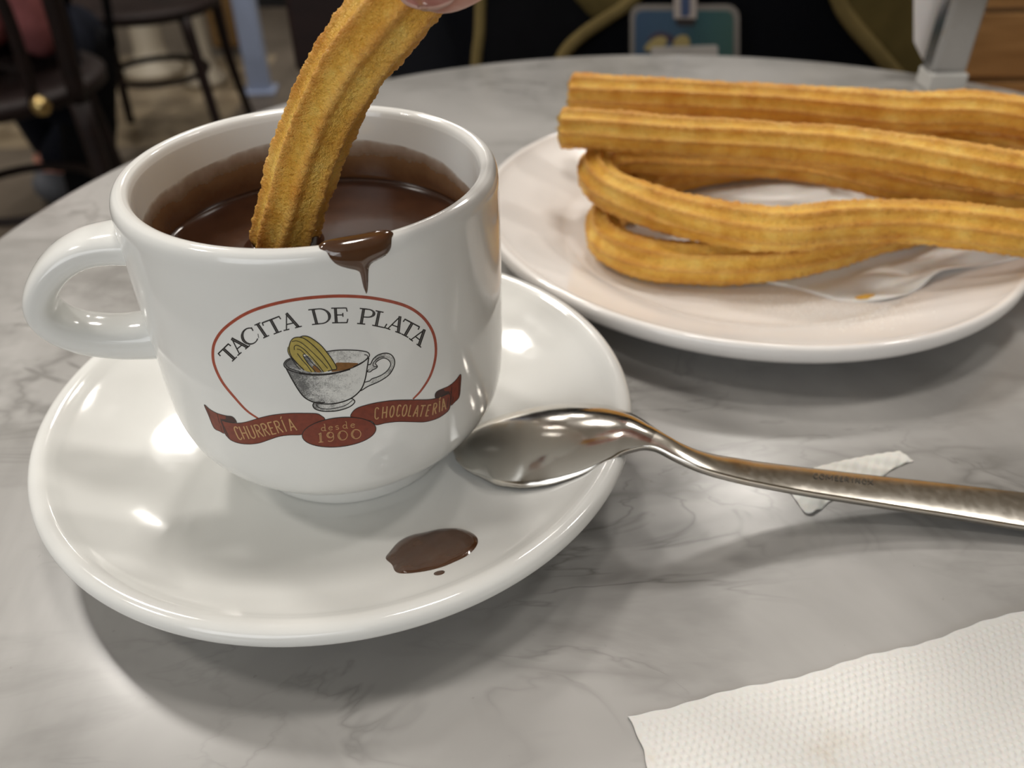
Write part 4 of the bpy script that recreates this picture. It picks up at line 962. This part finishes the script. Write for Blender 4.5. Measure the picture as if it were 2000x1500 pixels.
# ------------------------------------------------------------------ napkin holder on the far right of the table
dsp = thing('napkin_holder', 'tall chrome napkin holder with white napkins at the far table edge', 'napkin holder', (250, 478, 0))
V, F = box((247.0, 476, 5), (21, 18, 10)); bevel(mk('base', V, F, mat('holder_base', (.62, .61, .58), .25), dsp, smooth=False), 1.2)
V, F = box((248, 476, 68), (18.5, 9, 116)); bevel(mk('upright', V, F, M_CHROME, dsp, smooth=False), 1.0)
V, F = box((237.6, 476, 68), (2.4, 12, 116)); bevel(mk('edge_rail', V, F, M_CHROME, dsp, smooth=False), .6)
sh_ = thing('napkin_stack', 'white paper napkins standing left of the chrome holder', 'napkins', (240, 505, 0))
for i in range(4):
    yy = 494+i*3
    P = np.array([aty(a_, b_, yy) for a_, b_ in [(1787+i, -170), (1787+i, 84), (1806+i, 122), (1845, 128), (1880, -170)]]); P[:, 2] = np.maximum(P[:, 2], .4)
    v, f, B = fill2d(P[:, [0, 2]], 4); o = mk('napkin', np.stack([v[:, 0], yy+.6*np.sin(v[:, 1]*.05), v[:, 1]], 1), f, M_SHEET, sh_, smooth=False); q_ = o.modifiers.new('t', 'SOLIDIFY'); q_.thickness = .0012

# ------------------------------------------------------------------ wooden bench beyond the table, right
bn = thing('bench', 'brown wood grain bench beyond the right edge of the table', 'bench', (750, 860, -750))
for i in range(5):
    V, F = box((750, 905, 120-i*70), (620, 22, 66)); bevel(mk('backrest_plank', V, F, M_OAK, bn, smooth=False), 3)
for i in range(4):
    V, F = box((750, 680+i*62, -190), (620, 58, 26)); bevel(mk('seat_plank', V, F, M_OAK, bn, smooth=False), 3)
for x in (465, 1035):
    for y in (670, 880):
        V, F = box((x, y, -477), (45, 45, 546)); mk('leg', V, F, M_OAK, bn, smooth=False)

# ------------------------------------------------------------------ cafe chairs
def make_chair(loc, rz, label, m=None, solid=False, seat_h=450, group='bentwood cafe chairs'):
    m = m or M_DARKWOOD
    x, y = loc; z = -750
    M = np.array(Matrix.Rotation(rz, 3, 'Z'))
    def tr(P): return np.array(P, float) @ M.T+np.array([x, y, z])
    c = thing('cafe_chair', label, 'chair', (x, y, z), group)
    V, F = lathe([(0.01, seat_h-18), (175, seat_h-18), (198, seat_h-8), (200, seat_h+8), (190, seat_h+16), (150, seat_h+10), (0.01, seat_h+6)], (0, 0), 40); mk('seat', tr(V), F, m, c)
    for sx, sy in ((-1, -1), (1, -1)):
        P = [(sx*130, sy*130, seat_h-10), (sx*150, sy*150, seat_h*.5), (sx*172, sy*175, 0)]; V, F = tube(catmull(P, 5), np.linspace(17, 11, 11), 10); mk('leg', tr(V), F, m, c)
    for sx in (-1, 1):
        P = [(sx*185, 230, 0), (sx*165, 185, seat_h*.5), (sx*160, 165, seat_h)]; V, F = tube(catmull(P, 5), np.linspace(12, 17, 11), 10); mk('leg', tr(V), F, m, c)
    a = np.linspace(0, 2*np.pi, 33); P = np.stack([130*np.cos(a), 130*np.sin(a)+5, np.full(33, seat_h*.55)], 1); V, F = tube(P, 9, 8, False); mk('brace_ring', tr(V), F, m, c)
    if solid:
        for sx in (-1, 1): V, F = tube([(sx*80, 160, seat_h), (sx*84, 228, 660), (sx*84, 236, 900)], 12, 10); mk('back_post', tr(V), F, m, c)
        V, F = box((0, 236, 860), (212, 14, 420)); o = mk('back_panel', tr(V), F, m, c, smooth=False); bevel(o, 6, 3)
        o.modifiers[0].width = .04
    else:
        P = catmull([(-160, 165, seat_h), (-172, 195, seat_h+180), (-168, 225, seat_h+340), (-100, 245, seat_h+440), (0, 250, seat_h+465), (100, 245, seat_h+440), (168, 225, seat_h+340), (172, 195, seat_h+180), (160, 165, seat_h)], 6); V, F = tube(P, 15, 10); mk('back_hoop', tr(V), F, m, c)
        P = catmull([(-95, 168, seat_h), (-105, 205, seat_h+180), (-70, 232, seat_h+310), (0, 240, seat_h+345), (70, 232, seat_h+310), (105, 205, seat_h+180), (95, 168, seat_h)], 6); V, F = tube(P, 10, 8); mk('inner_hoop', tr(V), F, m, c)
    return c
make_chair((-985, 2360), math.radians(8), 'dark bentwood chair with four thin legs on the sand tiles', seat_h=392)
make_chair((-930, 1480), math.radians(200), 'dark bentwood chair under the person in pink', seat_h=450)
make_chair((-1750, 2900), math.radians(60), 'dark bentwood chair farthest back at the left', seat_h=450)
cc_ = bpy.data.objects['cafe_chair.001']; q = aty(80, 207, 1290)
V, F = lathe([(0.01, -16), (11, -12), (16, 0), (11, 12), (0.01, 16)], tuple(q), 16); mk('brass_cap', V, F, mat('brass', (.45, .33, .14), .3, 1), cc_)
ch_ = make_chair((-112, 1095), math.radians(180), 'maroon solid-back chair left of the far person', M_MAROON, solid=True, seat_h=430, group='dining chairs beside the table')

# person in pink on the near left chair
pk = thing('person', 'person in pink knit top and dark jeans seated at far left', 'person', (-950, 1500, -750))
J = [(-955, 1490, -265, 110, 105), (-960, 1495, -150, 108, 100), (-965, 1500, 0, 120, 105), (-970, 1505, 130, 135, 100), (-970, 1505, 200, 60, 60), (-970, 1500, 250, 48, 48)]
E = [(i, i+1) for i in range(5)]
k = len(J); J += [(-880, 1490, 130, 55), (-830, 1480, -20, 46), (-838, 1520, -215, 44), (-850, 1570, -265, 34)]; E += [(3, k), (k, k+1), (k+1, k+2), (k+2, k+3)]
k = len(J); J += [(-1080, 1480, 130, 55), (-1120, 1440, -60, 46), (-1060, 1560, -200, 36)]; E += [(3, k), (k, k+1), (k+1, k+2)]
skin('top', J, E, M_PINK, pk)
kn = aty(150, 50, 1800); an = aty(100, 320, 1990)
J = [(-950, 1500, -290, 125, 110), (-900, 1620, -300, 80), (*kn, 66), (kn[0]-60, 1900, -470, 52), (*an, 42)]
E = [(0, 1), (1, 2), (2, 3), (3, 4)]
k = len(J); J += [(-1030, 1620, -300, 80), (-1060, 1820, -300, 66), (-1150, 1960, -500, 50), (-1190, 2060, -650, 42)]; E += [(0, k), (k, k+1), (k+1, k+2), (k+2, k+3)]
skin('jeans', J, E, M_DENIM, pk)
M_SHOE = mat('grey_blue_shoe', (.085, .09, .105), .7)
for x, y in ((an[0], an[1]+5), (-1195, 2070)):
    V, F = tube([(x, y, -700), (x, y, -630)], 38, 14); mk('ankle', V, F, M_SKIN, pk)
    V, F = tube(catmull([(x-10, y-60, -715), (x, y, -700), (x+30, y+70, -718), (x+60, y+150, -728)], 5), np.interp(np.linspace(0, 1, 16), [0, .1, .4, .8, 1], [20, 44, 46, 36, 12]), 14); V[:, 2] = np.maximum(V[:, 2], -749); mk('shoe', V, F, M_SHOE, pk)
V, F = lathe([(0.01, -100), (50, -80), (76, -20), (78, 30), (60, 80), (0.01, 105)], (-970, 1505, 370), 24); mk('head', V, F, M_SKIN, pk)
V, F = lathe([(80, -30), (84, 20), (66, 88), (0.01, 116)], (-982, 1495, 374), 24); mk('hair', V, F, M_HAIR, pk)

# black bag hanging behind the near chair
bgk = thing('shoulder_bag', 'black shoulder bag hanging behind the brass capped chair', 'bag', (-900, 1760, -750))
pts = [aty(x, y, 1760) for x, y in [(120, 60), (180, 48), (222, 90), (228, 200), (222, 330), (190, 392), (138, 380), (118, 250)]]
v, f, B = fill2d(catmull([(p[0], p[2]) for p in pts], 4, True), 16); dd2 = np.minimum(bdist(v, B)/40, 1)
Vf = np.stack([v[:, 0], 1760-45*np.sqrt(dd2*(2-dd2)), v[:, 1]], 1); Vb = Vf.copy(); Vb[:, 1] = 2*1760-Vf[:, 1]
mk('body', np.vstack([Vf, Vb]), f+[tuple(i+len(v) for i in t)[::-1] for t in f], M_BLACK, bgk)
P = catmull([pts[0], aty(140, -60, 1760), aty(170, -120, 1760), aty(195, -60, 1760), pts[2]], 6); V, F = tube(P, 9, 8); mk('strap', V, F, M_BLACK, bgk)

# far background
M_CREAM = mat('cream_painted_metal', (.42, .37, .29), .5); M_TAN = cloth('tan_leather', (.20, .12, .05)); M_BLUE = mat('pale_blue_painted_steel', (.26, .31, .44), .3); M_GREY = mat('light_grey_panel', (.34, .32, .29), .6); M_BLK = mat('black_rubber', (.008, .008, .01), .5)
def col_thing(nm, label, cat, loc, parts):
    t_ = thing(nm, label, cat, (*loc, -750))
    for pn, prof, m in parts: V, F = lathe([(r, z-750) for r, z in prof], loc, 40); mk(pn, V, F[:, ::-1] if prof[0][1] > prof[-1][1] else F, m, t_)
    return t_
col_thing('pedestal_table', 'cream pedestal cafe table behind the thin legged chair', 'table', (-1300, 3080), [('column', [(.01, 0), (105, 0), (105, 25), (60, 60), (52, 100), (52, 690), (.01, 690)], M_CREAM), ('tabletop', [(.01, 690), (330, 690), (336, 705), (330, 720), (.01, 720)], M_MARBLE)])
col_thing('umbrella_stand', 'narrow cream metal stand right of the pedestal table', 'stand', (-1075, 2950), [('column', [(.01, 0), (75, 0), (75, 25), (44, 55), (38, 100), (38, 480), (52, 500), (.01, 500)], M_CREAM)])
t_ = thing('handbag', 'tan handbag standing on the floor behind the chairs', 'bag', (-1080, 3350, -750))
V, F = box((-1080, 3350, -560), (150, 130, 330), .2); bevel(mk('body', V, F, M_TAN, t_, smooth=False), 25, 4)
P = catmull([(-1135, 3350, -395), (-1125, 3350, -300), (-1080, 3350, -260), (-1035, 3350, -300), (-1025, 3350, -395)], 6); V, F = tube(P, 9, 8); mk('strap', V, F, M_TAN, t_)
t_ = thing('door_post', 'pale blue steel post standing beyond the tables', 'post', (-860, 2860, -750))
V, F = box((-860, 2860, 100), (74, 60, 1700), .1); bevel(mk('shaft', V, F, M_BLUE, t_, smooth=False), 8)
V, F = box((-860, 2860, -744), (110, 100, 12), .1); bevel(mk('foot_plate', V, F, M_BLUE, t_, smooth=False), 3)
t_ = thing('door_post', 'grey steel post right of the pale blue one', 'post', (-760, 3300, -750))
V, F = box((-720, 3300, 100), (110, 60, 1700), .1); bevel(mk('shaft', V, F, M_GREY, t_, smooth=False), 8)
V, F = box((-720, 3300, -744), (150, 100, 12), .1); bevel(mk('foot_plate', V, F, M_GREY, t_, smooth=False), 3)
t_ = thing('counter', 'light grey counter front with black kick strip', 'counter', (-1150, 4300, -750))
V, F = box((-1250, 4300, -300), (420, 400, 780)); bevel(mk('front', V, F, M_GREY, t_, smooth=False), 6)
V, F = box((-1250, 4290, -710), (430, 410, 80)); mk('kick_strip', V, F, M_BLK, t_, smooth=False)
